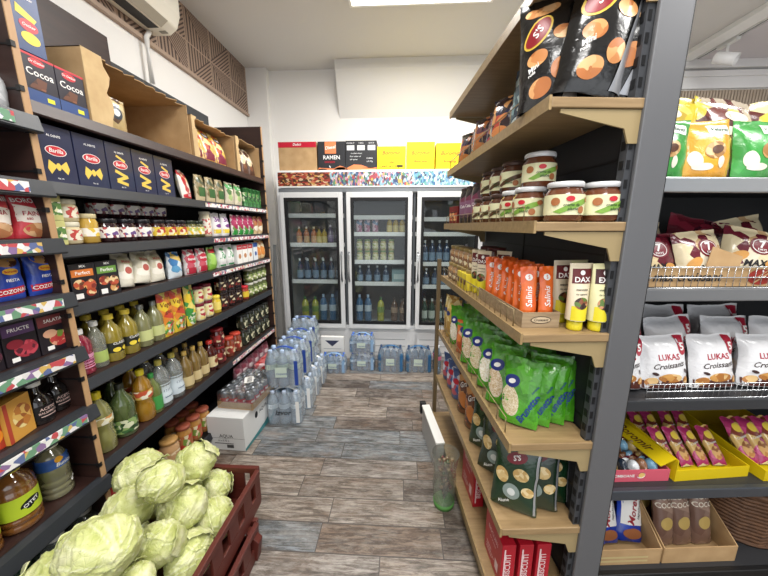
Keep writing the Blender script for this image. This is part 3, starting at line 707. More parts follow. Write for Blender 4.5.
rw = P('rice_packet', .13, .05, .17, '#efe6d8', ['#cf2f36', '#e9d49a'], seed=2); deco(rw.root, rw.surf, 'red_corner', REDO, [('p', [(-.06, .002), (.06, .002), (.06, .045), (-.06, .02)]), ('e', -.02, .11, .03, .02)]); deco(rw.root, rw.surf, 'lettering', WHT, [('t', 'RIS', 0, .018, .024)], .0016)
put_l(rw, 1.97, 1.716, 'white rice packet with red corner leaning by the pasta boxes', turn=.3, tilt=R(-8))
gr = P('grain_packet', .09, .05, .17, '#cdbb92', ['#8a7a50', '#3c4a2c'], seed=4); deco(gr.root, gr.surf, 'green_label', mat('#3e6a38', .4), [('r', -.03, .03, .03, .09)])
row_l(gr, 2.05, 2.4, 1.716, 'tan grain packet with green label', 'the pasta shelf', 3, 'grain packets on the pasta shelf')
gp = P('bean_packet', .11, .06, .17, '#d8cdb0', ['#4d7a3c', '#a9c47c', '#f0ead8'], seed=6); deco(gp.root, gp.surf, 'green_top', GREEN, [('r', -.05, .12, .05, .15)]); deco(gp.root, gp.surf, 'lettering', WHT, [('t', 'Fasole', 0, .134, .022)], .0016)
row_l(gp, 2.42, 2.68, 1.716, 'speckled bean packet with green top', 'the pasta shelf', 2, 'bean packets on the pasta shelf')
tin = lathe_item('green_tin', [(0, 0), (.04, 0), (.04, .004), (.038, .008), (.038, .15), (.04, .154), (.04, .158), (0, .158)], mat('#2c6a32', .3, .3), 'tin', 20)
band(tin, .04, .12, art(['#3f8a3c', '#d7e3b8', '#1d4a24', '#8ab060'], 50, 2), 'printed_band', 2.4)
row_l(tin, 2.72, 3.03, 1.716, 'tall green printed tin', 'the pasta shelf by the fridge end', 4, 'green tins')

# --- jam shelf
Z3 = 1.476
yc = carton('soup_cube_box', .042, .05, .095, mat('#c9c67a', .5)); deco(yc.root, yc.surf, 'green_print', art(['#5a8a3c', '#e6e4b0', '#f2efe0', '#3a6a34'], 70, 1), [('r', -.019, .02, .019, .07)])
row_l(yc, 1.148, 1.192, Z3, 'slim yellow-green box', 'the jam shelf by the wood-edged panel', 1, 'slim yellow-green boxes', layers=2)
JG = lambda c: mat(c, .12, coat=1.0)
pj = jar('spread_jar', .038, .082, mat('#d9d2b8', .4), JG('#d9c79a'), art(['#e9e0c8', '#d8cfae', '#c8463e', '#efe9d8'], 60, 2))
row_l(pj, 1.195, 1.275, Z3, 'squat cream spread jar', 'the jam shelf beside the slim boxes', 1, 'squat cream jars', layers=2)
mj = jar('mustard_jar', .034, .118, mat('#c8b98a', .35), JG('#c9a03c'), art(['#efe9dc', '#e9dcb0', '#e8c33a'], 50, 2), lz=(.25, .55))
row_l(mj, 1.28, 1.35, Z3, 'yellow mustard jar', 'the jam shelf before the dark jams', 1)
JL = art(['#f1ece6', '#efe9e0', '#c04848', '#f3efe8', '#7a3040', '#efe8dc', '#6a4a8a'], 75, 4)
jj = jar('jam_jar', .043, .1, mat('#1c1a1e', .3), JG('#2a0f14'), JL, lz=(.2, .68))
row_l(jj, 1.36, 1.66, Z3, 'dark jam jar with flowered white label', 'the jam shelf', 3, 'dark jam jars')
jy = jar('jam_jar', .043, .1, mat('#1c1a1e', .3), JG('#3a1410'), art(['#f0cc2e', '#f4e9c0', '#c04030', '#f0cc2e'], 60, 4), lz=(.2, .68))
row_l(jy, 1.67, 1.94, Z3, 'dark jam jar with yellow fruit label', 'the jam shelf', 3, 'yellow label jam jars')
jg = jar('jam_jar', .04, .1, mat('#26301e', .3), JG('#5a5a2a'), art(['#eef0d8', '#b8c860', '#f0cc2e', '#f0ead8'], 60, 6), lz=(.2, .68))
row_l(jg, 1.945, 2.11, Z3, 'olive green jar with pale label', 'the jam shelf', 2, 'olive jars')
row_l(jj, 1.42, 1.9, Z3 + .112, 'dark jam jar standing higher', 'the jam shelf', 5, 'second layer of dark jam jars', back=.09, gap=.0)
row_l(jj, 1.42, 1.9, Z3, 'dark jam jar under the upper layer', 'the jam shelf', 5, 'dark jam jars behind', back=.09, gap=.0)
tj = jar('tall_cream_jar', .038, .165, mat('#c9c0a8', .4), JG('#dccfae'), art(['#efe8d8', '#c8524a', '#e8dcc0', '#efe9dc'], 70, 7), lz=(.1, .75))
row_l(tj, 2.115, 2.195, Z3, 'tall cream jar with speckled label', 'the jam shelf beside the white bag', 1)
wb = P('white_sugar_bag', .1, .07, .165, '#efeeee', None, seed=9); deco(wb.root, wb.surf, 'purple_print', mat('#7d3a8c', .4), [('t', '365', 0, .12, .05, 0, 0, .04), ('e', .0, .075, .03, .014)]); deco(wb.root, wb.surf, 'yellow_band', LEMON, [('r', -.045, .02, .045, .05)])
row_l(wb, 2.21, 2.44, Z3, 'white sugar bag with purple numbers', 'the jam shelf', 2, 'white sugar bags')
pk = P('dried_fruit_pouch', .09, .05, .16, '#e8ded8', ['#b02a5a', '#5f9a3c', '#d86a90'], seed=11); deco(pk.root, pk.surf, 'green_base', GREEN, [('r', -.042, .004, .042, .04)]); deco(pk.root, pk.surf, 'berry_picture', mat('#a81e50', .4), [('e', 0, .07, .03, .02), ('e', 0, .13, .034, .014)])
row_l(pk, 2.46, 2.83, Z3, 'pink and green dried fruit pouch', 'the jam shelf', 4, 'pink and green pouches')
tp = P('nut_pouch', .08, .05, .16, '#d8b886', ['#b06a3a', '#f0e6d0', '#8a2a3a'], seed=12)
row_l(tp, 2.84, 3.03, Z3, 'tan nut pouch', 'the jam shelf by the fridge end', 2, 'tan nut pouches')

# --- flour shelf
Z4 = 1.241
mb_ = lambda top, sd: carton('ready_meal_box', .1, .05, .155, mat('#1f1d22', .35))
for i, (c, y) in enumerate((('#e0782c', 1.225), ('#6a9a3e', 1.335))):
    it = mb_(c, i); deco(it.root, it.surf, 'title_band', mat(c, .4), [('r', -.045, .1, .04, .13)]); deco(it.root, it.surf, 'lettering', WHT, [('t', 'Perfect', -.002, .115, .02), ('t', 'MIX', .0, .143, .014)], .0016)
    deco(it.root, it.surf, 'bowl_picture', art(['#c8502e', '#d8a05a', '#8a2a1e', '#e8c890', '#6a3a22'], 60, i + 1), [('e', -.02, .068, .024, .021), ('e', .022, .06, .022, .026), ('e', .02, .03, .02, .018)], .0012)
    deco(it.root, it.surf, 'white_corner', WHT, [('r', -.04, .008, -.012, .03)])
    put_l(it, y, Z4, ['black meal box with orange band by the wood-edged panel', 'black meal box with green band beside the rolled flour bags'][i], 'black meal boxes', turn=-.1)
rl = P('cornmeal_bag', .1, .08, .17, '#e2dcc8', ['#d3caae', '#efe9da', '#b8b08c'], seed=14, rough=.4); deco(rl.root, rl.surf, 'printed_wheel', mat('#b9574a', .5), [('e', .0, .08, .018, .018), ('t', 'Malai', 0, .125, .022)])
for i, y in enumerate((1.445, 1.55, 1.66)): put_l(rl, y, Z4, ['plain cream cornmeal bag leaning beside the meal boxes', 'cream cornmeal bag, second after the meal boxes', 'upright cream cornmeal bag beside the blue and white bag'][i], 'cornmeal bags', tilt=R(-8), lean=R([8, 10, 0][i]))
bw = P('salt_bag', .1, .07, .155, '#dfe8ee', ['#3a7ab8', '#5aa0d0', '#e8c25a'], seed=15)
row_l(bw, 1.72, 1.86, Z4, 'blue and white salt bag', 'the flour shelf', 1)
rb = P('flour_bag', .1, .07, .16, '#e6dcd8', ['#d85a6a', '#f0e6e0'], seed=16); deco(rb.root, rb.surf, 'red_label', mat('#cc2840', .4), [('e', 0, .1, .04, .028), ('r', -.045, .005, .045, .045)]); deco(rb.root, rb.surf, 'lettering', WHT, [('t', 'Baneasa', 0, .1, .022)], .0016)
row_l(rb, 1.87, 2.11, Z4, 'white flour bag with red oval', 'the flour shelf', 2, 'red oval flour bags')
gb = P('lime_green_bag', .09, .07, .16, '#8cc63e', ['#a8d860', '#5a9a2c'], seed=17); deco(gb.root, gb.surf, 'red_top', REDO, [('r', -.04, .12, .04, .145)])
row_l(gb, 2.115, 2.22, Z4, 'lime green bag with red top', 'the flour shelf', 1)
wg = P('white_flour_bag', .1, .08, .165, '#f0f0ec', None, seed=18); deco(wg.root, wg.surf, 'green_leaf_print', mat('#3a9a5a', .4), [('t', 'Ra', 0, .09, .07, .2, 0, .04), ('r', -.045, .01, .045, .022), ('e', 0, .135, .025, .01)])
row_l(wg, 2.23, 2.46, Z4, 'white flour bag with green letters', 'the flour shelf', 2, 'white and green flour bags')
rc = carton('red_top_carton', .085, .07, .155, WHT); deco(rc.root, rc.surf, 'red_top', REDO, [('r', -.042, .115, .042, .154)]); deco(rc.root, rc.surf, 'food_picture', mat('#c88a5a', .5), [('e', .0, .06, .022, .02)]); deco(rc.root, rc.surf, 'lettering', WHT, [('t', 'Pufuleti', 0, .134, .018)], .0014)
row_l(rc, 2.47, 2.75, Z4, 'white carton with red top', 'the flour shelf', 3, 'red topped cartons')
bc = carton('blue_carton', .08, .07, .16, mat('#e8ecf0', .45)); deco(bc.root, bc.surf, 'blue_print', mat('#2a56a8', .4), [('r', -.04, .12, .04, .159), ('e', 0, .06, .02, .02)])
row_l(bc, 2.76, 2.85, Z4, 'white carton with blue top', 'the flour shelf', 1)
ob = P('orange_bag', .085, .07, .18, '#e6c08a', ['#e08a3a', '#f0e0b8'], seed=19)
row_l(ob, 2.86, 3.03, Z4, 'orange and cream bag', 'the flour shelf by the fridge end', 2, 'orange and cream bags')

# --- lemon juice and mayonnaise shelf
Z5 = .916
def LQ(c, tr=.55): return clear(c, .1, .1 + (1 - tr) * .65, .06)
pb_ = bottle('pink_syrup_bottle', .04, .2, LQ('#c22a4e', .35), WHT, mat('#dc8fb2', .4), shape='ring', capr=.02, lz=(.16, .46))
deco(pb_.root, lambda u, v, l: pb_.surf(u, v, l + .001), 'lettering', mat('#8a2a5a', .4), [('t', 'Sirop', 0, .065, .022)])
put_l(pb_, 1.185, Z5, 'pink syrup bottle by the wood-edged panel')
put_l(pb_, 1.165, Z5, 'pink syrup bottle standing behind the first one', back=.1)
wb2 = bottle('clear_vinegar_bottle', .033, .215, LQ('#dfe3cf', .8), mat('#e9e9e2', .4), mat('#a8bf62', .4), shape='plain', lz=(.12, .36), capr=.016)
put_l(wb2, 1.262, Z5, 'clear bottle with lime label beside the pink syrup', back=.01)
yo = bottle('lemon_juice_bottle', .042, .225, LQ('#c9b23a', .4), LEMON, mat('#23241c', .4), shape='plain', lz=(.2, .42), capr=.02)
deco(yo.root, lambda u, v, l: yo.surf(u, v, l + .001), 'lettering', WHT, [('t', 'CLASSIC', 0, .088, .016)]); deco(yo.root, lambda u, v, l: yo.surf(u, v, l + .001), 'lemon_picture', LEMON, [('e', -.018, .058, .016, .011), ('e', .018, .058, .014, .01)])
for i, y in enumerate((1.335, 1.425)): put_l(yo, y, Z5, ['yellow lemon juice bottle beside the lime label bottle', 'second yellow lemon juice bottle on the shelf'][i], 'lemon juice bottles')
for i, y in enumerate((1.32, 1.41, 1.5, 1.59)): put_l(yo, y, Z5, f'{ORD[i]} yellow juice bottle in the row behind the lemon juice', 'lemon juice bottles behind', back=.095)
pv = bottle('pale_vinegar_bottle', .04, .225, LQ('#c9c88a', .6), mat('#8a8d86', .3, .5), mat('#c8ce86', .4), shape='plain', lz=(.15, .4), capr=.016)
for i, y in enumerate((1.515, 1.6)): put_l(pv, y, Z5, ['pale vinegar bottle after the lemon juice', 'pale vinegar bottle beside the yellow pouches'][i], 'pale vinegar bottles')
yp = P('yellow_seasoning_pouch', .105, .05, .265, '#efc92a', ['#e8892c', '#f4dc5a', '#d8452e'], seed=21); deco(yp.root, yp.surf, 'brown_title', mat('#7a3a1e', .4), [('t', 'Vegeta', 0, .19, .035, .2), ('t', 'gust', 0, .15, .03, .2)]); deco(yp.root, yp.surf, 'vegetable_picture', art(['#c8302e', '#e8e0d0', '#4a9a3a', '#e89a3a'], 55, 3), [('e', 0, .05, .045, .045)])
for i, y in enumerate((1.665, 1.765)): put_l(yp, y, Z5, ['tall yellow seasoning pouch beside the pale vinegar', 'second tall yellow seasoning pouch on the shelf'][i], 'yellow seasoning pouches')
yg = P('slim_yellow_pouch', .085, .05, .265, '#f0cf2e', ['#3a9a3e', '#f4e070'], seed=22); deco(yg.root, yg.surf, 'herb_picture', art(['#2f8a34', '#6ab04a', '#e8e8d0'], 55, 3), [('e', 0, .045, .036, .04)]); deco(yg.root, yg.surf, 'red_title', REDO, [('t', 'Delikat', 0, .2, .024, .1, 90)])
put_l(yg, 1.872, Z5, 'slim yellow pouch with herbs beside the mayonnaise jars')
may = jar('mayonnaise_jar', .042, .11, mat('#7d1c30', .35), JG('#e9dcae'), art(['#ecdf9a', '#c02a3e', '#f0e6c0', '#e9d47a'], 45, 5), lz=(.12, .78))
row_l(may, 1.93, 2.12, Z5, 'mayonnaise jar with maroon lid', 'the seasoning shelf', 2, 'mayonnaise jars', layers=2)
ym = jar('yellow_mustard_jar', .036, .12, LEMON, JG('#e6c42a'), mat('#f2dc6a', .4), lz=(.2, .7))
row_l(ym, 2.13, 2.21, Z5, 'yellow mustard jar', 'the seasoning shelf beside the mayonnaise', 1)
dj = jar('dark_sauce_jar', .045, .12, mat('#2a1a16', .3), JG('#2a120e'), art(['#3a1c16', '#8a2a22', '#d8c8a0', '#2a1612'], 50, 5))
row_l(dj, 2.22, 2.55, Z5, 'dark sauce jar', 'the seasoning shelf', 3, 'dark sauce jars', layers=2)
rj = jar('red_lid_relish_jar', .04, .11, REDO, JG('#a83a22'), mat('#e8c42e', .4), lz=(.2, .65))
row_l(rj, 2.56, 2.65, Z5, 'relish jar with red lid and yellow label', 'the seasoning shelf', 1)
pg = jar('pickle_jar', .042, .12, mat('#c9c6b8', .35), JG('#55602e'), art(['#a8b870', '#4a6a2a', '#e8e4c8', '#7a8a40'], 50, 6), lz=(.2, .65))
row_l(pg, 2.66, 3.03, Z5, 'green pickle jar', 'the seasoning shelf by the fridge end', 4, 'pickle jars', layers=2)

# --- oil shelf
Z6 = .516
oc = bottle('sunflower_oil_bottle', .047, .29, LQ('#c8c472', .55), mat('#efd722', .35), art(['#efe9c8', '#d8944a', '#e8e4d0', '#c8b070'], 45, 6), capr=.019)
put_l(oc, 1.215, Z6, 'curvy pale oil bottle with yellow cap by the wood-edged panel'); put_l(oc, 1.165, Z6, 'pale oil bottle half hidden behind the wood-edged panel', back=.1)
gg = bottle('green_glass_oil_bottle', .05, .27, LQ('#6a8046', .4), mat('#2a2d20', .4), art(['#3f6a3a', '#d8dcb8', '#2a4a24', '#8aa860'], 45, 7), shape='plain', capr=.018, lz=(.08, .34))
put_l(gg, 1.335, Z6, 'green glass oil bottle with green label in the front row'); put_l(gg, 1.28, Z6, 'green glass oil bottle in the second row', back=.11); put_l(gg, 1.4, Z6, 'green glass bottle behind the amber oil', back=.11)
ao = bottle('amber_oil_bottle', .045, .285, LQ('#d69a22', .4), mat('#f0d81c', .35), art(['#f0e9d0', '#c8502e', '#e8c25a'], 45, 8), capr=.019, lz=(.46, .62))
put_l(ao, 1.455, Z6, 'amber oil bottle with bright yellow cap'); put_l(ao, 1.5, Z6, 'amber oil bottle with yellow cap in the second row', back=.1)
cv = bottle('clear_spirit_vinegar_bottle', .048, .28, LQ('#d3d8d4', .75), mat('#c9b94a', .35), mat('#cfdbe2', .35), shape='oil', capr=.018, lz=(.1, .52))
deco(cv.root, lambda u, v, l: cv.surf(u, v, l + .001), 'lettering', mat('#6a7f92', .4), [('t', 'OTET', 0, .1, .026), ('r', -.03, .06, .03, .066)])
for i, y in enumerate((1.585, 1.69)): put_l(cv, y, Z6, ['clear vinegar bottle beside the amber oil', 'clear vinegar bottle beside the small amber bottles'][i], 'clear vinegar bottles')
for i, y in enumerate((1.62, 1.73)): put_l(cv, y, Z6, f'{ORD[i]} clear vinegar bottle in the second row', 'clear vinegar bottles behind', back=.11)
gc = bottle('green_label_bottle', .04, .23, LQ('#8a9a4a', .3), mat('#2f8a3a', .35), mat('#3f9a46', .4), shape='plain', lz=(.1, .45))
put_l(gc, 1.52, Z6, 'small green label bottle between amber oil and clear vinegar', back=.005)
sm2 = bottle('amber_vinegar_bottle', .04, .25, LQ('#b8944a', .45), mat('#c8a24a', .35), mat('#d6c08a', .4), shape='plain', capr=.015, lz=(.1, .35))
for i, y in enumerate((1.785, 1.87, 1.95)): put_l(sm2, y, Z6, f'{ORD[i]} slim amber vinegar bottle after the clear vinegar', 'amber vinegar bottles')
for i, y in enumerate((1.83, 1.92)): put_l(sm2, y, Z6, f'{ORD[i]} amber vinegar bottle in the second row', 'amber vinegar bottles behind', back=.09)
sauce = bottle('tomato_sauce_bottle', .044, .22, mat('#4a150f', .12, coat=1), mat('#c42a20', .35), mat('#e0cd98', .45), shape='plain', capr=.022, lz=(.14, .5))
deco(sauce.root, lambda u, v, l: sauce.surf(u, v, l + .001), 'tomato_picture', mat('#8a3a22', .4), [('e', 0, .07, .018, .018), ('t', 'Sos', 0, .098, .018)])
put_l(sauce, 2.05, Z6, 'dark sauce bottle with red cap and cream label')
rz_ = jar('red_sauce_jar', .046, .13, mat('#8a1c20', .35), JG('#5a1612'), art(['#7a1c1e', '#e0cda0', '#a83030', '#5a1416'], 40, 9), lz=(.15, .72))
row_l(rz_, 2.1, 2.22, Z6, 'dark red sauce jar', 'the oil shelf beside the tomato sauce', 1, 'dark red sauce jars', layers=2)
rr = jar('bean_stew_jar', .046, .15, mat('#c8402c', .35), JG('#8a3a1e'), art(['#e0c89a', '#b03a2a', '#8a2a1e'], 40, 3), lz=(.2, .6))
row_l(rr, 2.24, 2.46, Z6, 'stew jar with orange-red lid', 'the oil shelf', 2, 'stew jars')
bj = jar('olive_jar', .046, .13, mat('#2a2c28', .35), JG('#2f3220'), art(['#3a3e2a', '#8a8a60', '#c8c4a0', '#20241a'], 40, 3), lz=(.2, .65))
row_l(bj, 2.48, 3.03, Z6, 'black olive jar', 'the oil shelf by the fridge end', 5, 'olive jars', layers=2)

# --- bottom shelf
Z7 = .131
pj2 = jar('bean_jar', .052, .15, mat('#b98a4a', .4), JG('#c89a68'), art(['#d8b888', '#c89a68', '#e6d0a8'], 30, 3), lz=(.15, .6))
dk = jar('pepper_jar', .048, .15, mat('#9a2a22', .4), JG('#7a3a1e'), art(['#8a3a22', '#d8c8a0', '#4a6a2e'], 35, 3), lz=(.2, .6))
row_l(dk, 1.17, 1.5, Z7, 'dark pepper jar', 'the bottom shelf beside the cabbage crate', 3, 'dark pepper jars')
row_l(pj2, 1.52, 1.64, Z7, 'big tan bean jar', 'the bottom shelf behind the cabbages', 1)
rl2 = jar('vegetable_jar', .045, .16, mat('#9a4a34', .35), JG('#b8803a'), art(['#b86a3a', '#7a9a3a', '#e8d8b0', '#c83a2a'], 35, 5), lz=(.15, .7))
row_l(rl2, 1.65, 1.94, Z7, 'mixed vegetable jar with red lid', 'the bottom shelf by the white box', 3, 'vegetable jars')
row_l(rl2, 1.68, 1.98, Z7, 'mixed vegetable jar with red lid', 'the bottom shelf', 3, 'vegetable jars behind', back=.1)
pw = P('pink_sweet_packet', .1, .06, .13, '#a8707c', ['#8a3a4a', '#d8c8c8', '#6a2a3a'], seed=23)
row_l(pw, 2.3, 2.95, Z7 + .0, 'pink and white sweet packet', 'the bottom shelf beyond the drinks', 6, 'pink sweet packets', layers=2)

# --- near bay of the wall rack
fl = P('flour_packet', .105, .06, .165, '#cf2f3c', None, seed=31, rough=.5)
deco(fl.root, fl.surf, 'white_panel', mat('#eadfd2', .5), [('p', [(-.048, .06), (.048, .045), (.048, .1), (-.048, .12)])])
deco(fl.root, fl.surf, 'bread_picture', art(['#c88a5a', '#b87446', '#d8a878'], 30, 2), [('e', 0, .03, .04, .026)], .001)
deco(fl.root, fl.surf, 'lettering', WHT, [('t', 'BOROMIR', 0, .133, .022)], .001); deco(fl.root, fl.surf, 'red_lettering', mat('#a81e2c', .4), [('t', 'FAINA', -.004, .088, .022), ('t', '650', -.02, .07, .012)], .0018)
for i, y in enumerate((1.092, .985)): put_l(fl, y, 1.506, ['red flour packet touching the wood-edged panel', 'red flour packet, second from the wood-edged panel'][i], 'red flour packets')
cz = P('sweet_bread_pack', .1, .06, .16, '#2348b8', ['#1c3a9a', '#2d58cc'], seed=33)
deco(cz.root, cz.surf, 'cake_picture', art(['#5a2e1a', '#c8955a', '#e8d4a8', '#7a4426'], 50, 2), [('e', 0, .135, .036, .02)]); deco(cz.root, cz.surf, 'red_band', REDO, [('r', -.047, .02, .047, .045, 4)])
deco(cz.root, cz.surf, 'lettering', WHT, [('t', 'COZONAC', 0, .032, .019, 0, 4, .02, .95), ('t', 'FIESTA', 0, .07, .014)], .0018); deco(cz.root, cz.surf, 'yellow_oval', mat('#f0b429', .4), [('e', 0, .1, .024, .011)]); deco(cz.root, cz.surf, 'oval_lettering', REDO, [('t', 'Boromir', 0, .1, .011)], .0018)
for i, y in enumerate((1.092, .985)): put_l(cz, y, 1.296, ['blue sweet bread pack touching the wood-edged panel', 'blue sweet bread pack, second from the wood-edged panel'][i], 'blue sweet bread packs')
for i, (y, c, w) in enumerate(((1.075, '#8a3a3e', .11), (.965, '#5a3a6a', .1), (.86, '#3a2a2e', .1))):
    it = carton('frozen_fruit_box', w, .05, .15, mat('#221b22', .35)); deco(it.root, it.surf, 'title_band', mat(c, .4), [('r', -w / 2 + .003, .105, w / 2 - .003, .145)])
    deco(it.root, it.surf, 'fruit_picture', art([['#c83a3a', '#7a9a3a', '#e8a080'], ['#a82a3a', '#c84050', '#5a1a2a'], ['#5a2a3a', '#8a3a3a', '#3a2a2a']][i], 70, i), [('e', .012, .05, .036, .03)]); deco(it.root, it.surf, 'bowl_picture', mat(['#e0a884', '#8a1c2c', '#5a2030'][i], .5), [('e', -.018, .075, .024, .016)], .0014)
    deco(it.root, it.surf, 'lettering', WHT, [('t', ['SALATA', 'FRUCTE', 'MIX'][i], 0, .125, .018), ('r', -.035, .012, -.012, .028)], .0014)
    put_l(it, y, 1.071, ['dark box with red band and salad picture', 'dark box with purple band and berry picture', 'dark fruit box at the picture edge beside the berry box'][i], 'dark fruit boxes')
# balsamic bottles and honey boxes
bal = bottle('balsamic_bottle', .042, .165, mat('#17100f', .1, coat=1), WHT, mat('#141012', .35), shape='squat', capr=.02, lz=(.12, .45))
deco(bal.root, lambda u, v, l: bal.surf(u, v, l + .001), 'lettering', mat('#d8b8b0', .4), [('t', 'ACETO', 0, .06, .015), ('t', 'BALSAMICO', 0, .045, .011), ('r', -.025, .03, .025, .033)])
put_l(bal, 1.085, .811, 'black balsamic bottle touching the wood-edged panel', back=.03); put_l(bal, 1.0, .811, 'black balsamic bottle in front beside the yellow box')
hb = carton('honey_cake_box', .1, .06, .15, mat('#d89a3a', .45)); deco(hb.root, hb.surf, 'honey_picture', art(['#e8b85a', '#c87a2a', '#f0d890', '#a85a1e'], 40, 5), [('e', .01, .08, .035, .045)]); deco(hb.root, hb.surf, 'red_side', mat('#b8402a', .4), [('r', -.049, .002, -.035, .148)])
put_l(hb, .905, .811, 'yellow honey box beside the balsamic bottles', turn=.25)
oj = carton('orange_juice_box', .08, .06, .13, mat('#b8371e', .45)); deco(oj.root, oj.surf, 'orange_picture', mat('#f08a1e', .4), [('e', .01, .05, .03, .03)])
put_l(oj, .82, .811, 'red box with orange fruit at the picture edge')
# large bottles
bo = bottle('large_oil_bottle', .05, .24, LQ('#b3ae86', .5), mat('#e8e4d0', .4), mat('#2c58a8', .35), shape='ring', lz=(.56, .74), capr=.03)
deco(bo.root, lambda u, v, l: bo.surf(u, v, l + .001), 'sunflower_picture', mat('#f0a81e', .4), [('e', -.01, .168, .014, .012)]); deco(bo.root, lambda u, v, l: bo.surf(u, v, l + .001), 'lettering', WHT, [('t', 'Bunica', .005, .148, .02, .2)]); deco(bo.root, lambda u, v, l: bo.surf(u, v, l + .001), 'white_sticker', WHT, [('r', .015, .05, .04, .065, 30)])
put_l(bo, 1.02, .466, 'big clear oil bottle with blue sunflower label', back=.02)
ab = bottle('large_vinegar_bottle', .058, .25, LQ('#a8682a', .35), mat('#d8c83a', .4), mat('#b9cf2a', .35), shape='ring', lz=(.24, .56), capr=.03)
deco(ab.root, lambda u, v, l: ab.surf(u, v, l + .001), 'black_oval', INK, [('e', 0, .1, .03, .018, 15)]); deco(ab.root, lambda u, v, l: ab.surf(u, v, l + .002), 'lettering', WHT, [('t', 'OTET', 0, .1, .018, 0, 15)])
for i, y in enumerate((.885, .76)): put_l(ab, y, .466, ['big amber vinegar bottle with lime label beside the clear oil', 'big amber vinegar bottle cut by the picture edge'][i], 'large vinegar bottles')
wbm = bottle('large_water_bottle', .055, .2, LQ('#d9e2dc', .85), WHT, mat('#e4ece8', .3), shape='ring', lz=(.1, .35), capr=.03)
gw = bottle('green_mineral_water_bottle', .052, .2, LQ('#5a8a6a', .6), mat('#2a6a3a', .4), mat('#3f7a4c', .35), shape='ring', lz=(.2, .5), capr=.02)
for i, (y, b, it) in enumerate(((1.075, .0, wbm), (.96, 0, wbm), (.85, 0, gw), (.74, 0, gw), (1.02, .12, wbm), (.9, .12, gw), (.78, .12, gw))):
    put_l(it, y, .131, ['clear bottle touching the wood-edged panel on the bottom shelf', 'second clear bottle on the bottom shelf, behind the big cabbage', 'green water bottle on the bottom shelf after the clear bottles', 'green water bottle nearest the picture corner'.replace('nearest', 'by'), 'clear bottle in the second row of the bottom shelf', 'green bottle in the second row of the bottom shelf', 'green bottle in the second row by the picture corner'][i], 'bottles on the bottom shelf', back=b)
wp = P('white_bread_bag', .13, .08, .13, '#cfd2d4', ['#b8bcc0', '#e6e8ea'], seed=36)
put_l(wp, 1.05, 1.932, 'pale bag on the upper shelf at the picture edge')

# ------------------------------------------------------------------ goods on the pale wood rack
def put_g(it, x, y, z, label, group=None, face='aisle', turn=0.0, tilt=0.0, lean=0.0, sc=1.0):
    p = G(x, y, z)
    return it.put(p, GA + turn + (-E90 if face == 'aisle' else 0), label, group, tilt, lean, sc)
random.seed(9)
# rolls in black bags, top shelf
def roll_bag(seed):
    it = P('bread_roll_bag', .17, .09, .33, '#161514', None, bot=.5, seed=seed, rough=.18)
    deco(it.root, it.surf, 'bread_picture', art(['#c98044', '#dd9c5c', '#b86c34', '#e8b47a'], 26, seed, .3, 1.2), [('e', -.03, .14, .03, .022, 20), ('e', .035, .10, .026, .03, -20), ('e', -.02, .055, .034, .026, 30), ('e', .04, .2, .028, .02), ('e', -.02, .285, .05, .022)], .0012)
    deco(it.root, it.surf, 'logo_oval', mat('#8c1a22', .35), [('e', -.03, .215, .046, .026, 50)], .0014); deco(it.root, it.surf, 'logo_rim', mat('#d8b23a', .35), [('e', -.03, .215, .052, .032, 50)], .0008)
    deco(it.root, it.surf, 'lettering', WHT, [('t', "S'S", -.03, .215, .03, .2, 50), ('t', 'Mini', -.04, .115, .02, .3, 30), ('t', 'rolls', -.045, .098, .013, .3, 30)], .002)
    sd = MB(); sd.grid(lambda i, j: it.surf(.084 - (.012 + .03 * (1 - j) ** 2) * (1 - i), .01 + .31 * j, .0035), 6, 16); sd.build('silver_seam', mat('#a9abb0', .3, .5), it.root)
    return it
rbg = roll_bag(41); rb2 = roll_bag(47)
for i, (x, y, t, s) in enumerate(((.55, 1.06, -.5, rbg), (.625, .99, -.1, rb2), (.70, 1.035, -.55, rbg))):
    put_g(s, x, y, 1.906, ['black bag of bread rolls at the front corner of the top stocked shelf', 'black bag of bread rolls with upright oval logo, next to the grey post', 'black bag of bread rolls standing behind the one next to the grey post'][i], 'black bread roll bags', 'camera', t, R(-4), R([-3, 9, 13][i]), [1, 1.1, 1.1][i])
cols = [('#2a2226', ['#c8743a', '#4a2e3a', '#8a2a3a']), ('#57707c', ['#8ab0b4', '#3a4a5a', '#b8d0d0']), ('#38262a', ['#e8a05a', '#c84a3a', '#2a2a4a']), ('#2a2a33', ['#8a3a4a', '#d8935a', '#4a3a5a']), ('#34222a', ['#c8743a', '#6a3a4a']), ('#241c22', ['#b8602a', '#5a4a6a', '#e0b080']), ('#2c2428', ['#c86a3a', '#3a2a4a'])]
nm = ['crumpled dark crisp bag with orange picture', 'grey-teal crisp bag', 'maroon and orange crisp bag', 'dark crisp bag with pink print', 'dark crisp bag with brown print', 'dark crisp bag with orange base', 'slumped black crisp bag']
for i, (c, cc) in enumerate(cols):
    it = P('crisp_bag', .15, .08, .2 if i != 1 else .27, c, cc, seed=51 + i, rough=.22); deco(it.root, it.surf, 'snack_picture', mat(['#d8854a', '#c8d8d8', '#e89050', '#c84a5a', '#b8703a', '#e08a3a', '#c87a3a'][i], .4), [('e', 0, .045, .045, .022), ('e', .01, .1, .03, .012, 20)])
    put_g(it, .58 + .03 * (i % 2), 1.2 + i * .135, 1.906, nm[i] + f', {ORD[i]} behind the bread roll bags along the wire', 'crisp bags behind the wire', 'aisle', .5, R(-6))
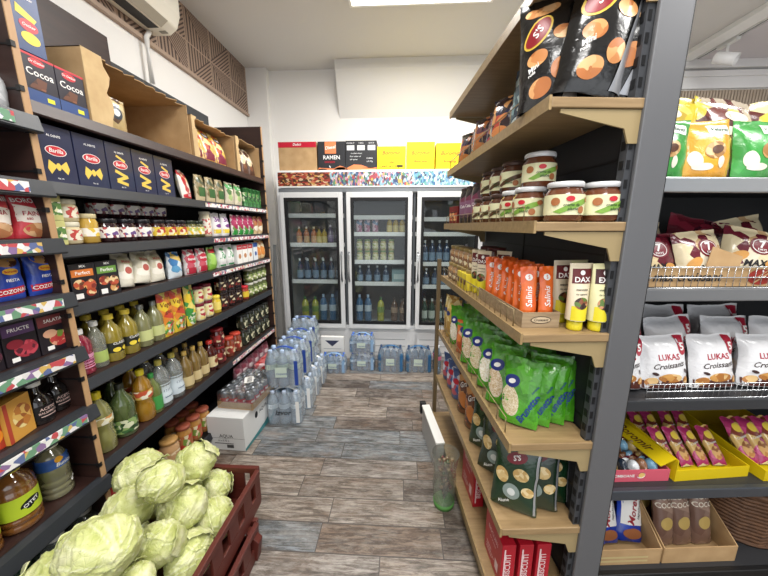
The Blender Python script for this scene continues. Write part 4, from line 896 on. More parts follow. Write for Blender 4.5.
# chocolate and hazelnut spread
HL = lambda s, c: art(['#e6e2b8', '#b8cc7a', c, '#ece8c8', '#d8d8a0'], 34, s, .4, .7)
def spread(lid, inner, lab, logo):
    it = jar('spread_jar', .056, .113, mat(lid, .35, .2), JG(inner), mat('#e4e2b4', .45), lz=(.18, .72), lidh=.014)
    S2 = lambda u, v, l: it.surf(u, v, l + .0012)
    deco(it.root, S2, 'green_swoosh', mat('#7fae3e' if logo else '#5a3a22', .4), [('p', [(-.05, .03), (.0, .055), (.03, .066), (.05, .07), (.05, .055), (.01, .04), (-.03, .024)])])
    deco(it.root, S2, 'nut_picture', mat('#b06a3a', .4), [('e', -.045, .06, .013, .012), ('e', .03, .035, .011, .011), ('e', .055, .066, .011, .008)], .0016)
    if logo: deco(it.root, S2, 'logo_oval', REDO, [('e', -.005, .068, .012, .008)], .0016)
    deco(it.root, S2, 'lettering', mat('#2a4a1e', .4), [('t', 'crema de', 0, .05, .012, .2), ('t', 'alune', .004, .038, .014, .2)], .002)
    return it
s1 = spread('#d9dadb', '#6e3a20', None, 1); s2_ = spread('#4a342c', '#5a3220', None, 0)
WHR = ['beside the grey post', 'at the corner by the post']
put_g(s1, .605, 1.0, 1.563, 'hazelnut spread jar with white lid at the front corner of its shelf', 'white lid spread jars', 'camera', -.15)
put_g(s1, .724, 1.0, 1.563, 'hazelnut spread jar with white lid next to the grey post', 'white lid spread jars', 'camera', .05)
for i, y in enumerate((1.125, 1.238)): put_g(s1, .56, y + .01, 1.563, f'white-lidded spread jar, {ORD[i]} behind the corner jar by the wire', 'white lid spread jars', 'aisle', .75)
for i, y in enumerate((1.13, 1.243)): put_g(s1, .68, y + .01, 1.563, f'white-lidded spread jar against the black panel, {ORD[i]} behind the post jar', 'white lid spread jars', 'camera', 0)
put_g(s1, .60, 1.165, 1.563 + .121, 'white-lidded spread jar stacked on top of the others', 'white lid spread jars', 'camera', -.2)
for i, y in enumerate((1.352, 1.465, 1.578)): put_g(s2_, .56, y + .02, 1.563, f'brown-lidded chocolate spread jar, {ORD[i]} along the wire', 'brown lid spread jars', 'aisle', .7)
for i, y in enumerate((1.31, 1.43, 1.55)): put_g(s2_, .585, y + .02, 1.563 + .121, f'brown-lidded chocolate spread jar, {ORD[i]} of the stacked layer', 'brown lid spread jars', 'aisle', .7)
for i, y in enumerate((1.36, 1.48)): put_g(s2_, .68, y + .02, 1.563, f'brown-lidded spread jar, {ORD[i]} of the inner row', 'brown lid spread jars', 'aisle', .7)
dp = P('dark_coffee_pack', .11, .07, .21, '#1f161a', ['#5a3a4a', '#7a2a4a'], bot=.8, seed=61); deco(dp.root, dp.surf, 'purple_label', mat('#8a5a7a', .4), [('r', -.04, .05, .04, .13)]); deco(dp.root, dp.surf, 'lettering', WHT, [('t', 'Cafea', 0, .1, .024)], .0016)
for i, y in enumerate((1.7, 1.82, 1.93)): put_g(dp, .57, y, 1.563, f'tall dark coffee pack, {ORD[i]} after the spread jars', 'dark coffee packs', 'aisle', .5)
rsb = carton('small_red_box', .06, .05, .11, mat('#7a1f22', .4)); deco(rsb.root, rsb.surf, 'food_picture', art(['#c8502e', '#e8b06a', '#5a1a1a'], 70, 3), [('r', -.025, .02, .025, .08)])
for i, y in enumerate((2.03, 2.1)): put_g(rsb, .54, y, 1.563, f'small red box, {ORD[i]} at the fridge end of the spread shelf', 'small red boxes', 'aisle', .4)

# tubes and orange pouches
def tube_pack(c1, c2, capc, title, seed):
    w, h = .078, .225
    mb = MB()
    def F(i, j):
        a = 2 * PI * i; q = j; rx = w / 2 * (0.78 + .22 * q); ry = w / 2 * (1 - q) ** .6 * .78 + .0008
        return (rx * math.sin(a), -ry * math.cos(a), .035 + q * (h - .035))
    mb.grid(F, 24, 12); o = mb.build('sauce_tube', mat(c1, .3, coat=.4))
    def surf(u, v, l):
        q = min(1, max(0, (v - .035) / (h - .035))); rx = w / 2 * (0.78 + .22 * q); ry = w / 2 * (1 - q) ** .6 * .78 + .0008
        s = max(-.98, min(.98, u / rx)); return (u, -ry * math.sqrt(1 - s * s) - l, v)
    it = Item(o, w, w, h, 'sauce tube', surf)
    MB().lathe([(.0, 0), (.022, 0), (.024, .004), (.024, .036), (0, .036)], 18).build('cap', mat(capc, .4), o)
    deco(o, surf, 'lower_band', mat(capc, .4), [('r', -.027, .037, .027, .085)]); deco(o, surf, 'title_band', mat(c2, .35), [('r', -.031, .16, .031, .208)])
    deco(o, surf, 'logo_disc', WHT, [('e', 0, .195, .008, .008)], .0016); deco(o, surf, 'lettering', WHT, [('t', title, 0, .172, .024)], .0018)
    deco(o, surf, 'food_picture', art(['#8a4a2a', '#c88a5a', '#5a7a2a', '#3a2018'], 60, seed), [('e', 0, .095, .022, .02)], .0016); deco(o, surf, 'small_lettering', INK, [('t', 'maioneza', 0, .14, .01), ('t', 'cu usturoi', 0, .125, .009)], .0016)
    return it
t1 = tube_pack('#e8d9b8', '#6a1f22', '#e8d61c', 'DAX', 3); t2 = tube_pack('#e6e0a8', '#4a2022', '#e8d61c', 'EXX', 5)
put_g(t1, .678, .985, 1.206, 'cream and maroon sauce tube with yellow cap beside the wood-printed tray', 'sauce tubes', 'camera', .0)
put_g(t2, .745, .975, 1.206, 'pale yellow sauce tube with yellow cap next to the grey post', 'sauce tubes', 'camera', .1)
put_g(t1, .675, 1.075, 1.206, 'sauce tube standing behind the cream and maroon tube', 'sauce tubes', 'camera', .1); put_g(t2, .73, 1.08, 1.206, 'sauce tube standing behind the pale yellow tube', 'sauce tubes', 'camera', .1)
for i, (x, y) in enumerate(((.54, 1.5), (.63, 1.48), (.54, 1.585))): put_g(t1, x, y, 1.206, ['maroon and cream tube facing the aisle after the orange sticks', 'maroon and cream tube behind the aisle-facing one', 'maroon and cream tube beside the gold-lidded jars'][i], 'sauce tubes', 'aisle', .7)
WP = wood('printed_wood', '#8a7254', '#b39a76', (3, 20, 50), .6)
ty = empty('wood_printed_tray', G(.505, 1.0, 1.206), GA); tag(ty, 'cardboard tray printed like wood planks, holding orange sticks', 'display tray')
f1 = MB().box(0, 0, 0, .13, .003, .055).build('front_panel', WP, ty); MB().box(0, .003, 0, .003, .45, .055).build('side_panel', WP, ty); MB().box(.127, .003, 0, .13, .45, .055).build('side_panel', WP, ty); MB().box(.003, .003, 0, .127, .45, .003).build('bottom_panel', WP, ty)
tsf = lambda u, v, l: (u, -l, v)
deco(f1, tsf, 'oval_label', mat('#2e2018', .5), [('e', .065, .028, .036, .013)]); deco(f1, tsf, 'oval_face', mat('#c9b391', .5), [('e', .065, .028, .033, .0105)], .0012); deco(f1, tsf, 'lettering', mat('#2e2018', .5), [('t', 'Croissant', .065, .028, .013, .2)], .0018)
op = pouch('orange_stick_pouch', .058, .03, .2, foil('#e85a14', .3, .2, 35, 0, ['#f06a1c']), 'stick pouch', bot=.7, seed=71)
deco(op.root, op.surf, 'lettering', WHT, [('t', 'Salinis', -.002, .1, .03, .2, 90), ('r', -.02, .006, .02, .018)]); deco(op.root, op.surf, 'white_disc', WHT, [('e', 0, .165, .013, .011)], .001); deco(op.root, op.surf, 'disc_mark', mat('#e85a14', .4), [('t', 'S', 0, .165, .016)], .0018)
k = 0
for j in range(6):
    for i in range(2):
        put_g(op, .539 + .062 * i, 1.03 + j * .068, 1.21, f'orange snack stick pouch, {ORD[j]} row of the wood-printed tray, {["aisle", "panel"][i]} side', 'orange stick pouches', 'camera', random.uniform(-.25, .25), R(random.uniform(-5, 5)), R(random.uniform(-4, 4)))
ys = carton('small_yellow_box', .05, .04, .09, mat('#e6cf2e', .45)); deco(ys.root, ys.surf, 'brown_print', mat('#7a3a1e', .5), [('r', -.02, .03, .02, .06)])
for i, y in enumerate((1.64, 1.7, 1.76)): put_g(ys, .51, y, 1.206, f'small yellow box, {ORD[i]} behind the wire before the gold lids', 'small yellow boxes', 'aisle')
gj = jar('gold_lid_jar', .045, .1, mat('#a89058', .35, .4), JG('#a8825a'), art(['#dcc89a', '#c89a6a', '#e8dcb8', '#8a5a3a'], 45, 8), lz=(.15, .72))
for L in range(2):
    for i in range(5): put_g(gj, .545 + (0.0 if L == 0 else .01), 1.66 + i * .098, 1.206 + L * .11, f'tan jar with gold lid, {ORD[i]} along the wire, {["lower", "upper"][L]} layer', 'gold lid jars', 'aisle', .5)
for i in range(3): put_g(gj, .65, 1.6 + i * .1, 1.316 if False else 1.206, f'tan jar with gold lid, {ORD[i]} in the inner row', 'gold lid jars', 'aisle', .5)
dj2 = jar('maroon_lid_jar', .05, .115, mat('#5a1c1e', .35), JG('#6a2a1a'), art(['#e0d0b0', '#8a2a2a', '#e8dcc0'], 60, 2), lz=(.15, .7))
for i, y in enumerate((1.6, 1.71)): put_g(dj2, .64, y, 1.206 + (.11), f'dark jar with maroon lid on the inner row, {ORD[i]} from the sauce tubes', 'maroon lid jars', 'aisle', .5)

# green rice bags
def green_bag(seed, grain):
    it = pouch('rice_bag', .14, .06, .25, foil('#4aa51a', .25, .4, 28, 0, ['#57b824', '#3f9414']), 'bag', bot=.45, seed=seed, wr=1.6)
    deco(it.root, it.surf, 'clear_window', art(grain, 260, seed, .5), [('e', -.03, .09, .034, .06, 12)], .001)
    deco(it.root, it.surf, 'blue_oval', mat('#1f2f80', .35), [('e', -.03, .165, .03, .024, 20)], .0016); deco(it.root, it.surf, 'oval_ring', WHT, [('e', -.03, .165, .014, .009, 20)], .0024)
    deco(it.root, it.surf, 'lettering', mat('#173a8a', .4), [('t', 'Brunetto', .04, .075, .034, .25, 62, .03)], .0016)
    deco(it.root, it.surf, 'lettering', mat('#173a8a', .4), [('t', 'cereale', .055, .15, .012, .25, 62)], .0016)
    return it
ga = green_bag(81, ['#d8c8a0', '#c8b080', '#e8dcc0']); gb2 = green_bag(85, ['#efe8d4', '#e0d4b4', '#f4f0e4']); gc2 = green_bag(88, ['#c8a878', '#d8c0a0', '#e8d8c0'])
gz = .803
for j, y in enumerate((1.045, 1.175, 1.31, 1.44, 1.57)):
    for i, x in enumerate((.54, .605, .66, .71)):
        if j > 2 and i == 3: continue
        it = [ga, gc2, gb2][(j + (i > 0)) % 3]
        h = .0 if i == 0 else .0
        put_g(it, x + random.uniform(-.004, .004), y + i * .012, gz, f'bright green rice bag, {ORD[j]} from the grey post, {["beside the wire", "second in from the wire", "third in from the wire", "against the panel"][i]}', 'green rice bags', 'camera', R(-38 + 3 * i) + random.uniform(-.08, .08), R(-10), R(random.uniform(-3, 3)), 1 + random.uniform(-.04, .03))
cbg = P('carrot_colour_bag', .13, .07, .2, '#d8602a', ['#e8803a', '#b84a1e', '#f0c8a0'], seed=91); deco(cbg.root, cbg.surf, 'blue_oval', mat('#1f2f80', .35), [('e', 0, .15, .03, .02)]); deco(cbg.root, cbg.surf, 'green_edge', GREEN, [('r', -.06, .17, .06, .185)])
put_g(cbg, .54, 1.72, gz, 'orange lentil bag between the green bags by the wire', None, 'aisle', .7)
for i, (x, y) in enumerate(((.54, 1.86), (.62, 1.76), (.63, 1.9))): put_g(gb2, x, y, gz, ['green bag before the golden pasta bags, by the wire', 'green bag behind the orange lentil bag', 'green bag deep in the shelf beside the pasta bags'][i], 'green rice bags', 'aisle', .7)
pst = P('pasta_bag', .13, .09, .27, '#d8b04a', ['#e8c86a', '#b88a2e', '#f0dc9a'], seed=95, rough=.35); deco(pst.root, pst.surf, 'blue_oval', mat('#26367a', .35), [('e', -.02, .17, .024, .016)])
for i, (x, y) in enumerate(((.54, 2.0), (.55, 2.1), (.66, 1.98))): put_g(pst, x, y, gz, ['golden pasta bag beside the last green bag', 'golden pasta bag at the fridge end of the rack', 'golden pasta bag in the inner row'][i], 'golden pasta bags', 'aisle', .5)

# nut and crisp bags
def nut_bag(seed, c='#14381f'):
    it = P('nut_bag', .17, .062, .29, c, None, bot=.35, seed=seed, rough=.2)
    deco(it.root, it.surf, 'nut_picture', art(['#d8b878', '#c8a05a', '#e8d09a'], 60, seed), [('e', .02, .16, .03, .024), ('e', -.05, .14, .024, .03, 20), ('e', .05, .1, .024, .02)], .001)
    deco(it.root, it.surf, 'clear_window', mat('#8a9a94', .3), [('e', -.01, .085, .032, .032)], .001); deco(it.root, it.surf, 'window_centre', mat('#d8dcd8', .3), [('e', -.01, .085, .015, .015)], .0018)
    deco(it.root, it.surf, 'logo_oval', mat('#7a1f2a', .35), [('e', .0, .22, .04, .022, 20)], .0012); deco(it.root, it.surf, 'lettering', WHT, [('t', "S'S", 0, .22, .026, .2, 20), ('t', 'Alune', -.035, .035, .02, .2, 30)], .0018)
    sd = MB(); sd.grid(lambda i, j: it.surf(.073 + .008 * i, .01 + .27 * j, .002), 2, 14); sd.build('silver_seam', mat('#b9bbbf', .25, .6), it.root)
    return it
nb, nb2 = nut_bag(101), nut_bag(105, '#18301f')
zz = .443
for i, (x, y, t, s) in enumerate(((.545, 1.02, -.55, nb), (.635, 1.03, -.35, nb2), (.7, 1.06, -.3, nb), (.55, 1.2, -.7, nb2), (.64, 1.2, -.6, nb), (.55, 1.36, -.8, nb), (.63, 1.38, -.7, nb2))):
    put_g(s, x, y, zz, 'dark green nut bag ' + ['at the front corner under the rice bags', 'in the middle of the three by the post', 'against the grey post', 'second along the aisle edge', 'second along in the inner row', 'third along the aisle edge beside the brown bags', 'third along in the inner row'][i], 'dark green nut bags', 'camera', t, R(-8))
br = P('gravy_crisp_bag', .15, .08, .26, '#6a3a22', ['#c8743a', '#4a2416', '#d89a5a'], seed=111, rough=.25); deco(br.root, br.surf, 'lettering', WHT, [('t', 'Gravy', 0, .2, .04, .2, 30)], .001); deco(br.root, br.surf, 'crisp_picture', mat('#c8742e', .4), [('e', 0, .1, .04, .05, 20)])
for i, y in enumerate((1.51, 1.66)): put_g(br, .555, y, zz, ['brown crisp bag beside the dark green nut bags', 'brown crisp bag with orange crisps beside the blue bags'][i], 'brown crisp bags', 'aisle', .6)
bl = P('blue_snack_bag', .12, .07, .2, '#3a5a9a', ['#d8dce8', '#c84a5a', '#6a8ac8'], seed=115); deco(bl.root, bl.surf, 'red_oval', REDO, [('e', 0, .13, .03, .018)])
for i, y in enumerate((1.82, 1.95, 2.08)): put_g(bl, .545, y, zz, f'blue and red snack bag, {ORD[i]} after the brown crisp bags', 'blue snack bags', 'aisle', .5)

# red biscuit boxes on the lowest shelf
rbx = carton('red_biscuit_box', .17, .055, .2, mat('#b81426', .35), bevel=.002)
deco(rbx.root, rbx.surf, 'white_print', mat('#e8c8c8', .45), [('t', 'BISCUITI', .0, .15, .026), ('t', 'cu crema', 0, .12, .016), ('r', -.06, .03, .0, .035), ('r', -.06, .045, .02, .05), ('r', -.06, .06, -.01, .065), ('r', .03, .03, .06, .075)])
deco(rbx.root, lambda u, v, l: (.085 + l, u, v), 'side_print', mat('#e8c8c8', .45), [('t', 'BISCUITI', 0, .1, .03, 0, 90), ('r', -.018, .02, -.012, .18)])
deco(rbx.root, lambda u, v, l: (u, v, .2 + l), 'top_print', mat('#e8c8c8', .45), [('t', 'BISCUITI', 0, 0, .022)])
for i, x in enumerate((.52, .59, .66)): put_g(rbx, x, 1.05, .131, f'red biscuit box on the lowest shelf, {ORD[i]} in from the aisle edge', 'red biscuit boxes', 'aisle')
for i, x in enumerate((.525, .6)): put_g(rbx, x, 1.42, .131, ['taller-looking red biscuit box standing alone further along the lowest shelf', 'red biscuit box behind the lone one on the lowest shelf'][i], 'red biscuit boxes', 'aisle', sc=(1.15, 1, 1.2))
# things on the floor beside the rack
wbd = empty('white_panel_box', (.24, 1.95, 0), R(8)); tag(wbd, 'narrow white box standing on the floor beside the pale rack', 'box')
MB().box(-.03, -.22, 0, .02, .2, .2).build('body', mat('#b8b6b2', .5), wbd, .003); MB().box(-.034, -.224, .2, .024, .204, .215).build('lid', WHT, wbd, .003)
MB().box(-.045, .2, .14, .0, .235, .23).build('black_clip', BLACK, wbd, .004)
pl = empty('wrapped_plant', (.262, 1.5, 0), R(8)); tag(pl, 'cellophane-wrapped dried plant on a green base beside the pale rack', 'wrapped plant')
MB().lathe([(0, 0), (.055, 0), (.06, .03), (.0, .032)], 20).build('green_base', mat('#4f8a3c', .5), pl)
fw = MB(); rr_ = random.Random(3)
for i in range(26):
    a = rr_.uniform(0, 6.28); r1 = rr_.uniform(.01, .04); h1 = rr_.uniform(.12, .3)
    fw.tube([(0, 0, .03), (r1 * .5 * math.cos(a), r1 * .5 * math.sin(a), h1 * .6), (r1 * math.cos(a), r1 * math.sin(a), h1)], .0018, 4)
    c = Vector((r1 * math.cos(a), r1 * math.sin(a), h1)); fw.lathe([(0, -.012), (.012, -.004), (.01, .008), (0, .012)], 7, c=tuple(c))
fw.build('dried_stems', art(['#6a3a3a', '#8a7a5a', '#4a5a3a', '#a88a6a'], 60, 2), pl)
MB().lathe([(.056, .033), (.066, .12), (.06, .24), (.075, .33)], 18).build('cellophane', clear('#e8efe8', .1, .1), pl)

# ------------------------------------------------------------------ goods on the black end rack
def put_e(it, x, y, z, label, group=None, turn=0.0, tilt=0.0, lean=0.0, sc=1.0):
    return it.put(G(.92 + x, 1.05 + y, z), GA + turn, label, group, tilt, lean, sc)
def cake(c, c2, seed):
    it = pouch('cake_bag', .185, .075, .2, foil(c, .3, .3, 30, 0, [c2]), 'cake bag', bot=.6, seed=seed, wr=1.3)
    deco(it.root, it.surf, 'white_label', WHT, [('r', -.005, .145, .07, .18, -4)], .001); deco(it.root, it.surf, 'lettering', mat('#1f5a3a', .4), [('t', 'Velayes', .033, .162, .02, .2, -4)], .002)
    deco(it.root, it.surf, 'milk_splash', mat('#f0ead4', .4), [('e', -.055, .06, .022, .03, 25), ('e', -.03, .035, .035, .012), ('e', .03, .05, .012, .02)], .001)
    deco(it.root, it.surf, 'cake_picture', art(['#c89a5a', '#a8743a', '#e0bc84'], 40, seed), [('e', .01, .09, .036, .028, 20)], .0014); deco(it.root, it.surf, 'cake_filling', mat('#5a321e', .4), [('e', .016, .092, .02, .014, 20)], .0022)
    return it
ck, co_ = cake('#2f9a36', '#3aa842', 121), cake('#e8a01e', '#f0b02c', 125)
for i, (x, it) in enumerate(((-.02 + .07, ck), (.215, co_), (.405, ck), (.6, co_), (.8, ck), (1.0, co_))):
    put_e(it, x + .02, .06, 1.706, ['green cake bag half hidden by the grey post', 'orange cake bag between two green ones', 'green cake bag beside the orange one', 'orange cake bag, second of its colour', 'green cake bag further along the silver shelf', 'orange cake bag furthest'.replace('furthest', 'at the far end') + ' of the silver shelf'][i], 'cake bags', random.uniform(-.1, .1), R(-7), R(random.uniform(-4, 4)))
mixc = [('#e8c81e', ['#c8a820', '#f4e05a']), ('#5a2a26', ['#e8d24a', '#c8b8a0', '#7a3a32']), ('#b8a03a', ['#6a2e2a', '#e8dca0', '#e8d24a']), ('#d8c04a', ['#5a2a2a', '#b8b0c0'])]
for i in range(4):
    c, cc = mixc[i % 4]; it = P('mixed_cake_bag', .24, .1, .27, c, cc, seed=131 + i, rough=.25)
    deco(it.root, it.surf, 'pale_print', mat('#e8e0c8', .4), [('e', .0, .2, .05, .02), ('e', -.04, .15, .03, .014)])
    put_e(it, .17 + i * .31, .22, 1.706, ['yellow', 'dark brown and yellow', 'gold and maroon', 'yellow and brown', 'bright yellow'][i] + f' cake bag, {ORD[i]} in the row behind the cake bags', 'taller cake bags behind', random.uniform(-.2, .2), R(-8), R(random.uniform(-8, 8)), 1.24)
def max_bag(seed, c, cc):
    it = P('croissant_bag', .2, .08, .19, c, cc, bot=.55, seed=seed, rough=.25)
    deco(it.root, it.surf, 'maroon_disc', mat('#7a1426', .35), [('e', .01, .12, .04, .034)], .0012); deco(it.root, it.surf, 'disc_ring', WHT, [('e', .01, .12, .033, .028)], .0018); deco(it.root, it.surf, 'disc_centre', mat('#7a1426', .35), [('e', .01, .12, .03, .025)], .0024)
    deco(it.root, it.surf, 'lettering', WHT, [('t', '7', .01, .125, .04, 0, 0, .04), ('t', 'DAYS', .01, .104, .013)], .003); deco(it.root, it.surf, 'max_lettering', INK, [('t', 'MAX', .0, .05, .034, .2, 8, .03)], .002)
    deco(it.root, it.surf, 'croissant_picture', mat('#d89a4a', .4), [('e', -.055, .07, .03, .018, 30), ('e', .06, .05, .03, .016, -20)], .0014)
    return it
mA, mB_ = max_bag(141, '#e4d2a8', ['#6a1a2a', '#e8dcc0', '#c8a070']), max_bag(145, '#6a1626', ['#8a2034', '#e0c898', '#4a1020'])
spots = [(.09, .09, 1.333, mB_, 0, 0), (.27, .07, 1.333, mA, .1, -3), (.47, .1, 1.333, mA, -.2, 6), (.68, .08, 1.333, mB_, .1, 0), (.9, .08, 1.333, mA, 0, 4),
         (.15, .23, 1.333, mA, .2, 0), (.38, .24, 1.333, mB_, -.1, 5), (.62, .24, 1.333, mA, .1, -5)]
for i, (x, y, z, it, t, l) in enumerate(spots):
    put_e(it, x + .05, y, z, ['maroon croissant bag by the black upright', 'cream croissant bag with round seven logo, in front', 'cream croissant bag behind the cardboard flap', 'maroon croissant bag further along the basket', 'cream croissant bag at the end of the basket', 'cream croissant bag, first in the row behind', 'maroon croissant bag, middle of the row behind', 'cream croissant bag, last in the row behind'][i], 'croissant bags in the upper basket', t, R(-14 if y < .2 else -6), R(l * 2), 1.0 if y < .2 else 1.22)
fp = MB().box(-.06, 0, 0, .06, .003, .13).build('cardboard_flap', KRAFT); fp.matrix_basis = Matrix.Translation(G(.92 + .33, 1.05 + .022, 1.336)) @ Matrix.Rotation(GA, 4, 'Z') @ Matrix.Rotation(R(-8), 4, 'X') @ Matrix.Rotation(R(18), 4, 'Y'); tag(fp, 'loose brown cardboard flap leaning inside the upper wire basket', 'cardboard piece')
def white_bag(seed):
    it = pouch('white_croissant_bag', .19, .085, .215, foil('#e4e4e6', .35, .35, 25), 'croissant bag', bot=.6, seed=seed, wr=1.5)
    RD = mat('#b51a34', .35)
    deco(it.root, it.surf, 'red_tab', RD, [('r', .045, .15, .082, .208, -4), ('e', .0635, .15, .0185, .016)], .001); deco(it.root, it.surf, 'tab_numeral', WHT, [('t', '5', .064, .165, .04, 0, 0, .03)], .002)
    deco(it.root, it.surf, 'red_lettering', RD, [('t', 'LUKAS', -.005, .128, .032, 0, 2, .02, .9)], .001); deco(it.root, it.surf, 'dark_lettering', mat('#3a2a26', .4), [('t', 'Croissants', .0, .095, .03, .35, 6)], .001)
    deco(it.root, it.surf, 'brown_base', mat('#5a2a20', .35), [('r', -.09, .003, .09, .035)], .0008); deco(it.root, it.surf, 'croissant_picture', art(['#d89a4a', '#b8742e', '#e8c080'], 40, seed), [('e', .0, .045, .045, .018), ('e', -.065, .03, .022, .016, 20), ('e', .07, .035, .018, .014)], .0016); deco(it.root, it.surf, 'chocolate_piece', mat('#3a1a14', .35), [('e', -.055, .062, .012, .006, -20), ('e', .068, .07, .012, .006, -50)], .002)
    return it
wa, wb_ = white_bag(151), white_bag(155)
for i, x in enumerate((.06, .245, .45, .66, .87, 1.08)):
    put_e([wa, wb_][i % 2], x + .01, .075, .898, ['white croissant bag half behind the black upright', 'white croissant bag, first fully seen in the lower basket', 'white croissant bag, second fully seen in the lower basket', 'white croissant bag, third in the front row of the basket', 'white croissant bag, fourth in the front row of the basket', 'white croissant bag, fifth in the front row of the basket'][i], 'white croissant bags', random.uniform(-.08, .08), R(-12), R(random.uniform(-3, 3)))
for i, x in enumerate((.15, .385, .62, .855, 1.09)):
    put_e([wb_, wa][i % 2], x + .01, .2, .898, f'white croissant bag, {ORD[i]} in the row behind the front row', 'white croissant bags behind', random.uniform(-.1, .1), R(-8), R(random.uniform(-6, 6)), 1.18)
for i, x in enumerate((.2, .45, .72)):
    put_e([wb_, wa][i % 2], x, .34, .898, f'white croissant bag, {ORD[i]} in the last row by the back panel', 'white croissant bags behind', 0, R(-3), 0, 1.3)
# boxes of sweets and pastries
def tray(name, w, d, h, m, inner, x, y, z, turn, label, hb=None, text=None, par=None):
    t = empty(name, G(.92 + x, 1.05 + y, z), GA + turn); tag(t, label, 'box'); hb = hb or h
    MB().box(0, 0, 0, w, d, .004).build('bottom_panel', m, t)
    f = MB().box(.003, 0, .004, w - .003, .004, h).build('front_panel', m, t)
    for a in (0, w - .004): s = MB().prism([(0, .004), (d, .004), (d, hb), (0, h)], a, a + .004, 'x').build('side_panel', m, t)
    MB().box(.004, d - .004, .004, w - .004, d, hb).build('back_panel', inner, t)
    return t, f
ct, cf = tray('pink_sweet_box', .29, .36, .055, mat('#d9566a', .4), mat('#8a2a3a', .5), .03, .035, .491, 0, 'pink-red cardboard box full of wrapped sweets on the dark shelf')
deco(cf, lambda u, v, l: (u, -l, v), 'lettering', WHT, [('t', 'BOMBOANE', .09, .028, .018)]); deco(cf, lambda u, v, l: (u, -l, v), 'sweet_picture', mat('#e8c06a', .4), [('e', .17, .03, .014, .012)])
swc = [('#7ab0d0', 'pale blue'), ('#c8a868', 'golden'), ('#1f2a3a', 'dark navy'), ('#d8dce0', 'silver'), ('#8a5a3a', 'brown')]
rs = random.Random(6)
for i in range(18):
    if i in (0, 6, 7, 8, 12, 13, 14, 15, 16, 17): continue
    c, cn = swc[i % 5]; s = MB(); q = i // 6
    def F(a, b): 
        th_ = 2 * PI * a; x_ = (b - .5) * .06; r_ = .014 * (max(0, 1 - (abs(b - .5) * 2 / .6) ** 2) ** .5 if abs(b - .5) < .3 else .0) + (.012 * (abs(b - .5) * 2 - .6) / .4 if abs(b - .5) > .3 else 0) + .002
        return (x_, r_ * math.cos(th_), .012 + r_ * math.sin(th_) * (.5 if abs(b - .5) > .3 else 1))
    s.grid(F, 10, 12); o = s.build('wrapped_sweet', foil(c, .2, .3, 60))
    o.location = G(.92 + .065 + .043 * (i % 6), 1.05 + .085 + .1 * q + rs.uniform(-.01, .01), .497 + .012 * q); o.rotation_euler = (0, 0, rs.uniform(-.3, .3) + PI / 2); o.scale = (1.4, 1.4, 2.2)
    tag(o, f'{cn} wrapped sweet, {ORD[i % 6]} across, {["front", "middle", "back"][q]} of the pink box', 'sweet', 'wrapped sweets in the pink box')
YC = mat('#e3c400', .45)
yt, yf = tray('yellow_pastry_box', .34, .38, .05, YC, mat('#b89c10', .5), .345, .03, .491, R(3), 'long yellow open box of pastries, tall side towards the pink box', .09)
sd_ = MB().prism([(0, .0), (.38, 0), (.38, .13), (0, .1)], -.004, 0, 'x').build('tall_side', YC, yt)
fl_ = MB().box(-.075, .01, .0, -.004, .37, .004).build('folded_flap', YC, yt); fl_.location = (0, 0, .1); fl_.rotation_euler = (0, R(-25), 0)
deco(fl_, lambda u, v, l: (v - .04, .17 - u, .004 + l), 'lettering', mat('#6a3a1a', .5), [('t', 'Boromir', 0, 0, .05, .3, 0)], .001)
pp_ = P('pastry_pack', .075, .045, .2, '#b8306a', ['#e8c06a', '#d8508a', '#e8dca0', '#8a3a2a'], bot=.3, seed=161, rough=.22, cat='pastry pack')
deco(pp_.root, pp_.surf, 'yellow_label', mat('#f0d040', .4), [('e', 0, .15, .02, .02)], .001); deco(pp_.root, pp_.surf, 'pastry_picture', art(['#c8843a', '#e0ac64', '#9a5a24'], 60, 2), [('e', 0, .06, .024, .034)], .001); deco(pp_.root, pp_.surf, 'lettering', WHT, [('t', 'Croissant', 0, .11, .014, .2, 15)], .0016)
for j in range(2):
    for i in range(4): put_e(pp_, .395 + i * .075, .1 + j * .13, .497, f'pink pastry pack, {ORD[i]} across the {["front", "rear"][j]} row of the yellow box', 'pink pastry packs', random.uniform(-.1, .1), R(-42), R(random.uniform(-5, 5)), .82)
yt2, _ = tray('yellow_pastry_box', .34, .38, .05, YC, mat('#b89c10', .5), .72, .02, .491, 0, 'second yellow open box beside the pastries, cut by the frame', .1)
for i in range(4): put_e(pp_, .77 + i * .075, .1, .497, f'pink pastry pack, {ORD[i]} across the second yellow box', 'pink pastry packs', 0, R(-42))
# bottom of the rack
t1_, f_ = tray('brown_wafer_box', .31, .34, .08, KRAFT, KRAFT_IN, .045, .03, .061, 0, 'brown box full of blue wafer packs on the bottom shelf', .34)
deco(f_, lambda u, v, l: (u, -l, v), 'stripe_print', mat('#c8b27a', .5), [('r', .02, .035, .25, .045), ('r', .02, .015, .25, .025)])
mx = P('blue_wafer_pack', .085, .05, .25, '#1c3aa8', ['#1f44c0', '#162e86'], bot=.5, seed=171, rough=.2, cat='wafer pack')
deco(mx.root, mx.surf, 'white_panel', WHT, [('r', -.036, .05, .036, .15)], .001); deco(mx.root, mx.surf, 'red_lettering', mat('#a81c2c', .4), [('t', 'Moretto', 0, .105, .032, .2, 80, .02)], .002); deco(mx.root, mx.surf, 'dark_lettering', INK, [('t', 'napolitane', .02, .095, .013, .2, 80)], .002); deco(mx.root, mx.surf, 'wafer_picture', mat('#a8643a', .4), [('e', 0, .19, .024, .022), ('e', 0, .025, .03, .016)], .001)
for i, (x, y, l) in enumerate(((.10, .12, -8), (.17, .12, 6), (.28, .12, 12), (.1, .2, 4), (.18, .2, -8), (.24, .21, 6))):
    put_e(mx, x, y, .068, f'blue wafer pack, {ORD[i]} in the brown wafer box', 'blue wafer packs', random.uniform(-.2, .2), R(-22), R(l), 1.5)
